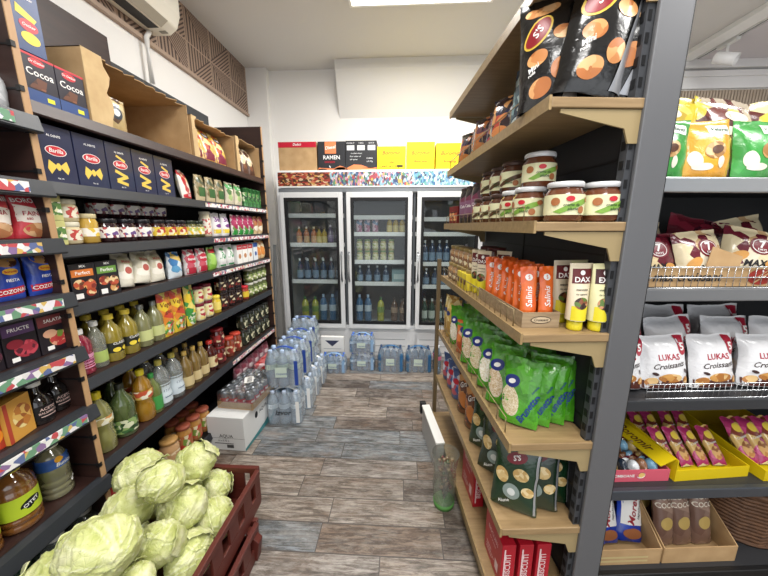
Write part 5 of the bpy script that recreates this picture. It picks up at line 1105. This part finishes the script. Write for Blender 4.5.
t2_, _ = tray('brown_biscuit_carton', .34, .34, .08, KRAFT, KRAFT_IN, .365, .03, .061, 0, 'tall-sided brown box of cocoa stick packs on the bottom shelf', .32)
cs = P('cocoa_stick_pack', .07, .04, .24, '#8a6a5a', ['#7a5a4c', '#9a7a68'], bot=.5, seed=175, rough=.25, cat='stick pack'); deco(cs.root, cs.surf, 'lettering', mat('#e8dcc8', .4), [('t', 'LOVE', 0, .15, .024), ('t', 'COCO', 0, .125, .022)], .001); deco(cs.root, cs.surf, 'yellow_label', mat('#c8a85a', .4), [('e', 0, .07, .022, .02)], .001)
for j in range(2):
    for i in range(3): put_e(cs, .445 + i * .093, .11 + j * .12, .068, f'brown cocoa stick pack, {ORD[i]} across the {["front", "rear"][j]} row', 'cocoa stick packs', 0, R(-16), R(random.uniform(-3, 3)), 1.45)
wk = empty('wicker_basket', G(.92 + .92, 1.05 + .22, .061), GA); tag(wk, 'brown wicker basket on the bottom shelf beside the cocoa sticks', 'basket')
wv_ = MB()
for k in range(14):
    r_ = .15 + .03 * k / 13
    wv_.tube([(r_ * math.cos(a * PI / 12), r_ * math.sin(a * PI / 12) * .9 + .004 * (-1) ** a, .01 + k * .02) for a in range(25)], .009, 6, False)
wv_.build('woven_side', wood('wicker', '#5a3a24', '#7a5234', (20, 20, 20), .6), wk); MB().lathe([(0, .004), (.15, .004), (.15, .01), (0, .01)], 24).build('base', mat('#5a3a24', .6), wk)
MB().tube([(.185 * math.cos(a * PI / 12), .167 * math.sin(a * PI / 12), .285) for a in range(25)], .013, 8, False).build('rim', wood('wicker', '#5a3a24', '#7a5234'), wk)
# pack seen behind the black upright
# ------------------------------------------------------------------ cabbages in their crate
def crate(name, x0, x1, y0, y1, z0, z1, label, feet=False):
    cr = empty(name, ((x0 + x1) / 2, (y0 + y1) / 2, z0)); tag(cr, label, 'crate', 'red-brown crates'); m = mat('#5a2219', .45); a, b, h = (x1 - x0) / 2, (y1 - y0) / 2, z1 - z0
    MB().box(-a + .01, -b + .01, .005, a - .01, b - .01, .015).build('bottom', m, cr)
    def wall(L, nslots):   # framed wall with slots, built along x
        w = MB(); w.box(-L, -.006, .0, L, .006, h * .38); w.box(-L, -.009, h * .86, L, .013, h); n = nslots
        for i in range(n + 1):
            c = -L + 2 * L * i / n; ww = .045 if i in (0, n) else .034
            w.box(max(-L, c - ww), -.006, h * .38, min(L, c + ww), .006, h * .86)
        return w
    for s, (L, px, py, rz, n) in enumerate(((a, 0, b, 180, 5), (a, 0, -b, 0, 5), (b - .012, a, 0, 90, 7), (b - .012, -a, 0, -90, 7))):
        o = wall(L, n).build('side_wall', m, cr, .002); o.location = (px, py, 0); o.rotation_euler = (0, 0, R(rz) + PI)
    if feet:
        for sx in (-1, 1):
            for sy in (-1, 1): MB().prism([(-.03, 0), (.015, 0), (.03, .1), (-.03, .16)], -.02, .02, 'y').build('foot', m, cr, .003, (sx * (a + .0), sy * (b - .04), 0))
    return cr
crate('plastic_crate', -1.22, -.67, .42, 1.2, .004, .17, 'lower red-brown plastic crate standing on the floor by the wall rack', True)
crate('plastic_crate', -1.235, -.695, .44, 1.3, .175, .37, 'upper red-brown plastic crate holding the cabbages')
CABM = None
def cabbage_mat():
    t = NT('cabbage_leaf'); co = t.n('ShaderNodeTexCoord'); nz = t.n('ShaderNodeTexNoise'); nz.inputs['Scale'].default_value = 1.6; nz.inputs['Detail'].default_value = 3; t.l(co.outputs['Object'], nz.inputs['Vector'])
    at = t.n('ShaderNodeAttribute', attribute_name='vein')
    c = t.ramp(nz.outputs['Fac'], [(.3, '#b4bb66'), (.5, '#c6cb82'), (.7, '#d8d8a4')], 'LINEAR')
    c = t.mix(t.math('MULTIPLY', at.outputs['Fac'], .75), c, srgb('#eeeed0')); t.l(c, t.b.inputs['Base Color'])
    v = t.n('ShaderNodeTexVoronoi', feature='DISTANCE_TO_EDGE'); v.inputs['Scale'].default_value = 5; t.l(co.outputs['Object'], v.inputs['Vector'])
    bp = t.n('ShaderNodeBump'); bp.inputs['Strength'].default_value = .22; bp.inputs['Distance'].default_value = .2; t.l(t.math('MINIMUM', v.outputs['Distance'], .1), bp.inputs['Height']); t.l(bp.outputs[0], t.b.inputs['Normal'])
    t.b.inputs['Roughness'].default_value = .5; t.b.inputs['Subsurface Weight'].default_value = .08; t.b.inputs['Subsurface Radius'].default_value = (.02, .03, .01)
    return t.m
CABM = cabbage_mat()
def cabbage(seed):
    """unit-radius head: overlapping wrapped leaves with veins fanning from each stalk"""
    r = random.Random(seed); leaves = []
    for i in range(9):
        a = r.uniform(0, 6.28) + i * 2.4; el = r.uniform(-.35, .75)
        c = Vector((math.cos(a) * math.cos(el), math.sin(a) * math.cos(el), math.sin(el)))
        down = (Vector((0, 0, -1)) - c * c.dot(Vector((0, 0, -1)))).normalized(); side = c.cross(down)
        leaves.append((c, down, side, r.uniform(.75, 1.05), r.uniform(0, 9)))
    W, Hh = 110, 72; mb = MB(); vein = []
    def pt(i, j):
        th_ = 2 * PI * i; ph = PI * (j - .5); d = Vector((math.cos(ph) * math.cos(th_), math.cos(ph) * math.sin(th_), math.sin(ph)))
        h = 0; vn = 0; lv = 0
        for c, dn, sd, rad, ph0 in leaves:
            q = math.acos(max(-1, min(1, d.dot(c)))); az = math.atan2(d.dot(sd), d.dot(dn))
            edge = rad * (1 + .07 * math.sin(5 * az + ph0) + .06 * noise.noise((az * 3, ph0, 1)))
            if q < edge:
                h += .03
                if q > edge - .12: h += .028 * (1 - (edge - q) / .12)
                base = c * math.cos(rad) + dn * math.sin(rad); qd = d - base; L = qd.length
                fa = math.atan2(qd.dot(sd), -qd.dot(dn)); f = abs((fa * 2.6 + .5 + ph0) % 1 - .5)
                vn = max(0, 1 - f / .09) * min(1, L * 2.0) * (1.2 - L * .45) if L < 1.6 else 0; vn = max(vn, max(0, 1 - abs(fa) / .09) * (1 - L * .4))
        h += vn * .03 + .05 * noise.noise(d * 2.0 + Vector((seed, 0, 0))) + .028 * noise.noise(d * 5 + Vector((seed, 3, 0))) + .012 * noise.noise(d * 13 + Vector((seed, 5, 0)))
        vein.append(max(0, min(1, vn))); rr = .94 + h
        return (d.x * rr, d.y * rr, d.z * rr * .93)
    mb.grid(pt, W, Hh); o = mb.build('cabbage', CABM); at = o.data.attributes.new('vein', 'FLOAT', 'POINT'); at.data.foreach_set('value', vein)
    # one loose outer leaf curling away near the stalk
    lf = MB(); c, dn, sd, rad, ph0 = leaves[3]; vv = []
    def lp(i, j):
        a = (i - .5) * 2.1; b = (j - .5) * 1.9; d = (c + sd * math.tan(a * .55) + dn * math.tan(b * .5)).normalized()
        k = max(abs(a / 1.05), abs(b / .95)); rr = 1.075 + .1 * k ** 4 + .03 * noise.noise(d * 6 + Vector((seed, 9, 9))) + .03 * math.sin(a * 9 + ph0) * k ** 3
        vv.append(max(0, 1 - abs((a * 2.5) % 1 - .5) / .1) * .8 if k < .95 else .3); return tuple(d * rr)
    lf.grid(lp, 26, 22); lo = lf.build('outer_leaf', CABM, o); lo.data.attributes.new('vein', 'FLOAT', 'POINT').data.foreach_set('value', vv)
    sm_ = lo.modifiers.new('thick', 'SOLIDIFY'); sm_.thickness = .02
    MB().lathe([(0, -1.0), (.16, -1.0), (.2, -.88), (0, -.85)], 14).build('stalk', mat('#dfe2bc', .5), o)
    return Item(o, 2, 2, 2, 'cabbage')
cabs = [cabbage(s) for s in (3, 11, 27, 40)]
CL = [((-.90, .722, .585), .108, 'biggest pale cabbage, up front on the heap', (1.08, 1, .98)), ((-1.037, .955, .472), .094, 'cabbage half hidden behind the biggest one, beside the rack', 1), ((-.911, .98, .582), .085, 'small round cabbage on the very top of the heap', 1), ((-1.135, 1.115, .492), .1, 'pale curly-leaved cabbage leaning against the wall rack', 1),
      ((-.932, 1.189, .478), .095, 'round cabbage at the back of the heap, towards the white box', 1), ((-.877, 1.232, .318), .075, 'small cabbage in the crate corner by the slotted wall', 1), ((-.877, 1.033, .41), .094, 'cabbage in the middle of the heap below the topmost one', 1), ((-.81, 1.102, .277), .095, 'loose-leaved whitish cabbage against the crate side', 1),
      ((-.859, .87, .42), .079, 'tall yellowish cabbage between the biggest one and the crate side', (1, 1, 1.25)), ((-.795, .925, .297), .09, 'cabbage resting low against the crate side wall', 1), ((-.828, .74, .44), .058, 'small greenish cabbage cut by the bottom of the picture', 1),
      ((-1.1, .75, .40), .115, 'cabbage beneath and beside the biggest one', 1), ((-1.09, .97, .285), .09, 'lower-layer cabbage under the half hidden one', 1), ((-.98, 1.17, .29), .09, 'lower-layer cabbage under the back of the heap', 1), ((-.8, .72, .29), .09, 'lower-layer cabbage at the near corner of the crate', 1), ((-.98, .86, .27), .085, 'lower-layer cabbage in the crate centre', 1), ((-1.12, 1.18, .28), .085, 'lower-layer cabbage in the back corner', 1), ((-1.0, .6, .3), .11, 'lower-layer cabbage under the front of the biggest one', 1)]
rc_ = random.Random(12)
for i, (p, r_, lab, s) in enumerate(CL):
    s3 = tuple(r_ * q / 1.1 for q in (s if isinstance(s, tuple) else (s, s, s)))
    it = cabs[i % 4]; o = it.put(p, rc_.uniform(0, 6.28), lab, 'cabbages in the crate', rc_.uniform(-.7, .7), rc_.uniform(-.7, .7), s3)

# ------------------------------------------------------------------ boxes and drinks on the floor
wbx = carton('white_wine_box', .5, .27, .255, mat('#dfe0de', .5), bevel=.003)
WS = wbx.surf
deco(wbx.root, WS, 'teal_base_print', mat('#3a8a90', .5), [('p', [(-.25, .001), (.25, .001), (.25, .1), (.12, .05), (-.1, .03), (-.25, .02)])]); deco(wbx.root, WS, 'lettering', INK, [('t', 'AQUA', .02, .175, .04), ('e', -.08, .175, .02, .026)], .001)
ES = lambda u, v, l: (-.25 - l, -u, v)
deco(wbx.root, ES, 'end_lettering', mat('#4a4a4a', .5), [('t', 'AQUA', 0, .11, .035), ('t', '6 x 0.75 L', -.02, .075, .02), ('r', -.135, .093, .135, .095), ('r', -.0, .02, .05, .045), ('r', -.09, .05, .05, .056)], .001)
for i, y in enumerate((2.1, 2.615)): wbx.put((-1.185 + i * .03, y, .002), E90 - R(3), ['white wine carton on the floor beside the cabbage crate', 'white carton behind the first, beside the water packs'][i], 'white cartons on the floor')
# printed side faces the aisle, so the end towards the camera carries the small text
tr_ = empty('drinks_can_tray', (-1.155, 2.15, .258), E90 - R(5)); tag(tr_, 'shrink-wrapped tray of soft drink cans on the white carton', 'can tray')
MB().box(-.2, -.135, 0, .2, .135, .003).box(-.2, -.135, .003, .2, -.132, .05).box(-.2, .132, .003, .2, .135, .05).box(-.2, -.132, .003, -.197, .132, .05).box(.197, -.132, .003, .2, .132, .05).build('tray', KRAFT, tr_)
cnA = MB().lathe([(0, .004), (.024, .004), (.0305, .014), (.0305, .1), (.026, .116), (.024, .118), (.022, .112), (0, .112)], 16).build('can', mat('#b9bcc0', .25, .7), tr_)
cl = MB().lathe([(.0309, .02), (.0309, .07)], 16).build('label', mat('#c8404e', .35), cnA); MB().lathe([(.0312, .045), (.0312, .06)], 16, -.8, .8).build('label_mark', WHT, cnA); MB().box(-.006, -.012, .1125, .006, .004, .114).build('pull_tab', STEEL, cnA)
first = True
for i in range(6):
    for j in range(4):
        c = cnA if first else copy_tree(cnA, tr_); first = False; c.location = (-.163 + i * .065, -.098 + j * .065, .004)
fm = MB().box(-.203, -.138, .001, .203, .138, .125).build('shrink_film', clear('#f0f2f4', .05, .02), tr_, .012); fs_ = MB().box(-.05, -.03, .1255, .05, .035, .1265).build('white_sticker', WHT, tr_); fs_.rotation_euler = (0, 0, .5)
deco(fs_, lambda u, v, l: (u, v, .1265 + l), 'barcode', INK, [('r', -.04 + .008 * q, -.02, -.036 + .008 * q, .015) for q in range(10)], .0005)
# red shrink packs
rp = carton('red_can_pack', .4, .26, .12, foil('#b83232', .25, .3, 30, 0, ['#d86a6a', '#e0c0c0']), 'can pack', bevel=.01)
for i, (x, y, z) in enumerate(((-1.12, 2.62, .26), (-1.09, 2.9, .002), (-1.09, 2.9, .125))): rp.put((x, y, z), E90, ['red shrink-wrapped can pack on the second white carton', 'red can pack on the floor before the fridge', 'red can pack stacked on the floor one'][i], 'red can packs')
# water packs: 3 x 2 bottles in film
def water_pack(name, r, h, nx, ny, cap, body, lab, film=True, mark=None):
    t = empty(name); sh = [(0, 0), (.9, 0), (1, .03), (1, .2), (.94, .22), (1, .25), (1, .36), (.9, .42), (1, .5), (1, .66), (.8, .77), (.34, .9), (.32, .94)]
    b = MB().lathe([(a * r, q * h) for a, q in sh], 14).build('bottle', body, t); MB().lathe([(.36 * r, h * .92), (.36 * r, h), (0, h)], 10).build('cap', cap, b)
    MB().lathe([(r * 1.01, h * .5), (r * 1.01, h * .64)], 14).build('label', lab, b)
    W, D = nx * r * 2, ny * r * 2; f = True
    for i in range(nx):
        for j in range(ny):
            c = b if f else copy_tree(b, t); f = False; c.location = (-W / 2 + r + i * 2 * r, -D / 2 + r + j * 2 * r, .001)
    if film:
        fm = MB()
        def F(i, j):
            a = 2 * PI * i; ca, sa = math.cos(a), math.sin(a); p = 5.0; k = (abs(ca) ** p + abs(sa) ** p) ** (-1 / p)
            z = j * h * 1.0; s = 1.0 - .22 * max(0, (j - .62) / .38) ** 1.5 + .008 * noise.noise((ca * 6, sa * 6, j * 6))
            return (ca * k * (W / 2 + .003) * s, sa * k * (D / 2 + .003) * s, z)
        fm.grid(F, 40, 12); fm.build('shrink_film', clear('#eef5fa', .12, .2), t)
        S = lambda u, v, l: (u, -D / 2 - .004 - l, v)
        hd = MB(); 
        deco(t, S, 'blue_strip', mark or WHT, [('r', W / 2 - .04, .02, W / 2 - .012, h * .75)], .0016)
        if mark: deco(t, S, 'green_label', mat('#cfe0d0', .4), [('r', -.05, h * .3, .04, h * .58)], .001)
        def HF(i, j):
            q = i - .5; return (q * W * .8, (j - .5) * .035, h + .012 - .05 * (2 * q) ** 2)
        hd.grid(HF, 10, 2); hd.build('carry_handle', mark or WHT, t)
        deco(t, S, 'film_print', mat('#3a5a9a', .4) if mark else mat('#2a2a2e', .4), [('t', mark and 'Carpatica' or 'Izvor', 0, h * .4, .022 if mark else .06, .25)], .0022)
    return Item(t, W, D, h, 'water pack')
WB = clear('#cfe6f8', .2, .5, .1); WB2 = clear('#8cc0ea', .2, .4, .1); WL = mat('#dce8f0', .4); CAPB = mat('#b8c8e0', .4); CAPW = mat('#dfe6ee', .4)
wpa = water_pack('water_bottle_pack', .046, .27, 3, 2, CAPB, WB, WL, True, None)
wpb = water_pack('water_bottle_pack', .046, .3, 3, 2, mat('#a9c0e0', .4), WB, mat('#c9dcc8', .4), True, mat('#2448a8', .4))
grp = 'water packs stacked beside the wall rack'
def wput(it, x, y, z, rz, lab, g=grp): it.put((x, y, z), R(rz), lab, g)
wput(wpa, -.91, 2.24, .002, 4, 'bottom water pack nearest'.replace('nearest', 'at the front') + ' of the stack, dark handwriting print on its film')
wput(wpb, -.93, 2.3, .29, 6, 'water pack on top of the front one, green-white label and blue handle')
k = 0
for j, y in enumerate((2.45, 2.66, 2.87)):
    wput(wpa, -.88, y, .002, 2, f'bottom water pack, {ORD[j + 1]} from the front of the stack')
for j, (y, x) in enumerate(((2.52, -.93), (2.74, -.94))): wput(wpb, x, y, .29, 5, f'upper water pack, {ORD[j + 1]} from the front of the stack')
for j, y in enumerate((2.78, 2.98)): wput(wpb, -1.19 if j else -1.19, y + .14, .26 if False else .002, 0, f'water pack in the corner by the fridge and rack, {ORD[j]} back') if j else None
wput(wpb, -1.0, 3.08, .002, 0, 'water pack on the floor against the fridge corner'); wput(wpb, -1.0, 3.08, .31, 3, 'water pack on top at the fridge corner, highest there')
# small packs before the fridge
wpc = water_pack('small_water_pack', .034, .2, 4, 2, mat('#3f6fd0', .4), WB2, mat('#bcd4ea', .4), True, mat('#8ab0d8', .4))
wput(wpc, -.7, 3.09, .002, 0, 'low pale blue water pack in front of the leaflet box', 'small water packs'); wput(wpc, -.4, 3.17, .002, 0, 'lower small water pack under the other, below the middle door', 'small water packs'); wput(wpc, -.4, 3.17, .21, 0, 'upper small water pack stacked below the middle door', 'small water packs')
bg_ = water_pack('blue_water_pack', .035, .27, 4, 2, mat('#20406a', .4), clear('#3a86b8', .15, .6, .08), mat('#2a5f90', .4), True, mat('#2a6aa0', .4))
wput(bg_, -.09, 3.16, .002, 0, 'dark blue bottle pack beside the stacked small packs', 'dark blue water packs'); wput(bg_, .21, 3.16, .002, 0, 'dark blue bottle pack towards the pale rack', 'dark blue water packs')
bb_ = water_pack('large_bottle_pack', .042, .31, 1, 2, mat('#e8eef4', .4), clear('#b8d4e8', .16, .15, .08), mat('#d86a8a', .4), False)
wput(bb_, .41, 3.15, .002, 0, 'pair of tall clear bottles at the pale rack end', None)
lb = carton('leaflet_box', .26, .05, .33, WHT, bevel=.002); deco(lb.root, lb.surf, 'dark_triangle', mat('#3a3f5a', .5), [('p', [(-.08, .29), (.08, .29), (0, .22)])]); deco(lb.root, lb.surf, 'grey_line', mat('#9a9ea6', .5), [('r', -.1, .19, .1, .195), ('r', -.1, .15, .1, .155)])
lb.put((-.75, 3.27, .002), 0, 'white box with dark triangle standing before the fridge', None)

# ------------------------------------------------------------------ drinks in the fridge
def fb(name, r, h, body, cap, lab, shape='plain', lz=None): return bottle(name, r, h, body, cap, lab, shape=shape, lz=lz)
dkblue = fb('dark_water_bottle', .036, .26, mat('#1f3a5c', .15, coat=1), mat('#dfe6ea', .4), mat('#7f9ab4', .4))
blueb = fb('blue_water_bottle', .042, .31, mat('#3f6f9a', .15, coat=1), mat('#a8c4e0', .4), mat('#c8d8e4', .4), 'ring')
lime = fb('lime_drink_bottle', .042, .28, mat('#b8b83a', .15, coat=1), mat('#3a7a3a', .4), mat('#7a9a3a', .4), 'ring')
orng = fb('orange_drink_bottle', .032, .2, mat('#c8703a', .15, coat=1), mat('#e8e0d0', .4), mat('#e0b080', .4))
purp = fb('purple_drink_bottle', .034, .22, mat('#5a4a6e', .15, coat=1), mat('#c8c0d0', .4), mat('#8a7aa0', .4))
yell = fb('yellow_drink_bottle', .032, .19, mat('#c8a83a', .15, coat=1), mat('#5a4a2a', .4), mat('#e0cc80', .4))
brwn = fb('brown_drink_bottle', .04, .27, mat('#6a4a38', .15, coat=1), mat('#3a2a22', .4), mat('#b89a80', .4), 'ring')
grn = fb('green_mineral_bottle', .036, .27, mat('#2f4f3e', .15, coat=1), mat('#d8dcd8', .4), mat('#d8e0d4', .4))
glj = jar('green_lid_jar', .034, .12, mat('#7a9a4a', .4), JG('#c8b878'), art(['#d8d0a0', '#a8b868', '#e8e0c0'], 50, 3))
glj.cat = 'jar'; teal = carton('teal_drinks_box', .2, .2, .16, mat('#8fb0b4', .5)); deco(teal.root, teal.surf, 'pale_print', mat('#c8dcdc', .5), [('r', -.08, .05, .08, .11)])
tall = P('juice_pouch', .07, .05, .17, '#b06a8a', ['#e0c0d0', '#6a8ab0'], seed=190)
def frow(it, x0, x1, n, z, door, shelf, desc, y=3.52, off=0):
    for i in range(n):
        x = x0 + (x1 - x0) * (i / (n - 1) if n > 1 else .5)
        it.put((x, y, z + .001), random.uniform(-.3, .3), f'{desc}, {ORD[i + off]} on the {shelf} shelf behind the {door} fridge door', f'{desc}s behind the {door} door')
D1, D2, D3 = 'wall-side', 'middle', 'rack-side'
frow(orng, -1.15, -.98, 3, 1.34, D1, 'second', 'orange drink bottle'); frow(yell, -.92, -.86, 2, 1.34, D1, 'second', 'yellow drink bottle'); frow(purp, -.79, -.70, 2, 1.34, D1, 'second', 'purple drink bottle')
frow(dkblue, -1.16, -.7, 6, .92, D1, 'third', 'dark blue water bottle'); frow(lime, -1.12, -1.0, 2, .45, D1, 'bottom', 'lime drink bottle'); frow(blueb, -.9, -.68, 3, .45, D1, 'bottom', 'blue water bottle')
frow(dkblue, -1.12, -.72, 5, .92, D1, 'third', 'dark bottle in the rear row', 3.64)
frow(tall, -.46, -.28, 3, 1.46, D2, 'second', 'pink and blue juice pouch'); frow(yell, -.12, .02, 3, 1.46, D2, 'second', 'small yellow bottle')
frow(glj, -.46, -.1, 5, 1.15, D2, 'third', 'green-lidded jar'); frow(glj, -.46, -.1, 5, 1.275, D2, 'third', 'stacked green-lidded jar')
frow(dkblue, -.46, -.16, 4, .9, D2, 'fourth', 'dark blue water bottle', sc_ if False else 3.52) if False else [dkblue.put((-.46 + .1 * i, 3.52, .901), 0, f'short dark bottle, {ORD[i]} beside the teal box behind the middle fridge door', 'short dark bottles', sc=(1, 1, .78)) for i in range(4)]
teal.put((.01, 3.6, .901), 0, 'pale teal drinks box behind the middle fridge door')
frow(blueb, -.47, -.37, 2, .45, D2, 'bottom', 'blue water bottle'); frow(lime, -.22, -.22, 1, .45, D2, 'bottom', 'lime drink bottle'); frow(brwn, -.06, .04, 2, .45, D2, 'bottom', 'brown drink bottle')
frow(dkblue, .28, .52, 4, 1.13, D3, 'third', 'dark blue water bottle'); frow(purp, .6, .74, 2, 1.13, D3, 'third', 'purple drink bottle')
frow(dkblue, .3, .5, 3, .87, D3, 'fourth', 'dark cola bottle') if False else frow(brwn, .3, .5, 3, .87 if False else .45, D3, 'bottom rear', 'brown drink bottle', 3.66)
[dkblue.put((.3 + .1 * i, 3.52, .871), 0, f'short dark bottle, {ORD[i]} behind the rack-side fridge door', 'short dark bottles', sc=(1, 1, .8)) for i in range(3)]
frow(grn, .29, .55, 4, .45, D3, 'bottom', 'green mineral water bottle')

# drop package patterns that were never placed
for it in ITEMS:
    if not it.used:
        def drop(o):
            for ch in list(o.children): drop(ch)
            bpy.data.objects.remove(o)
        drop(it.root)
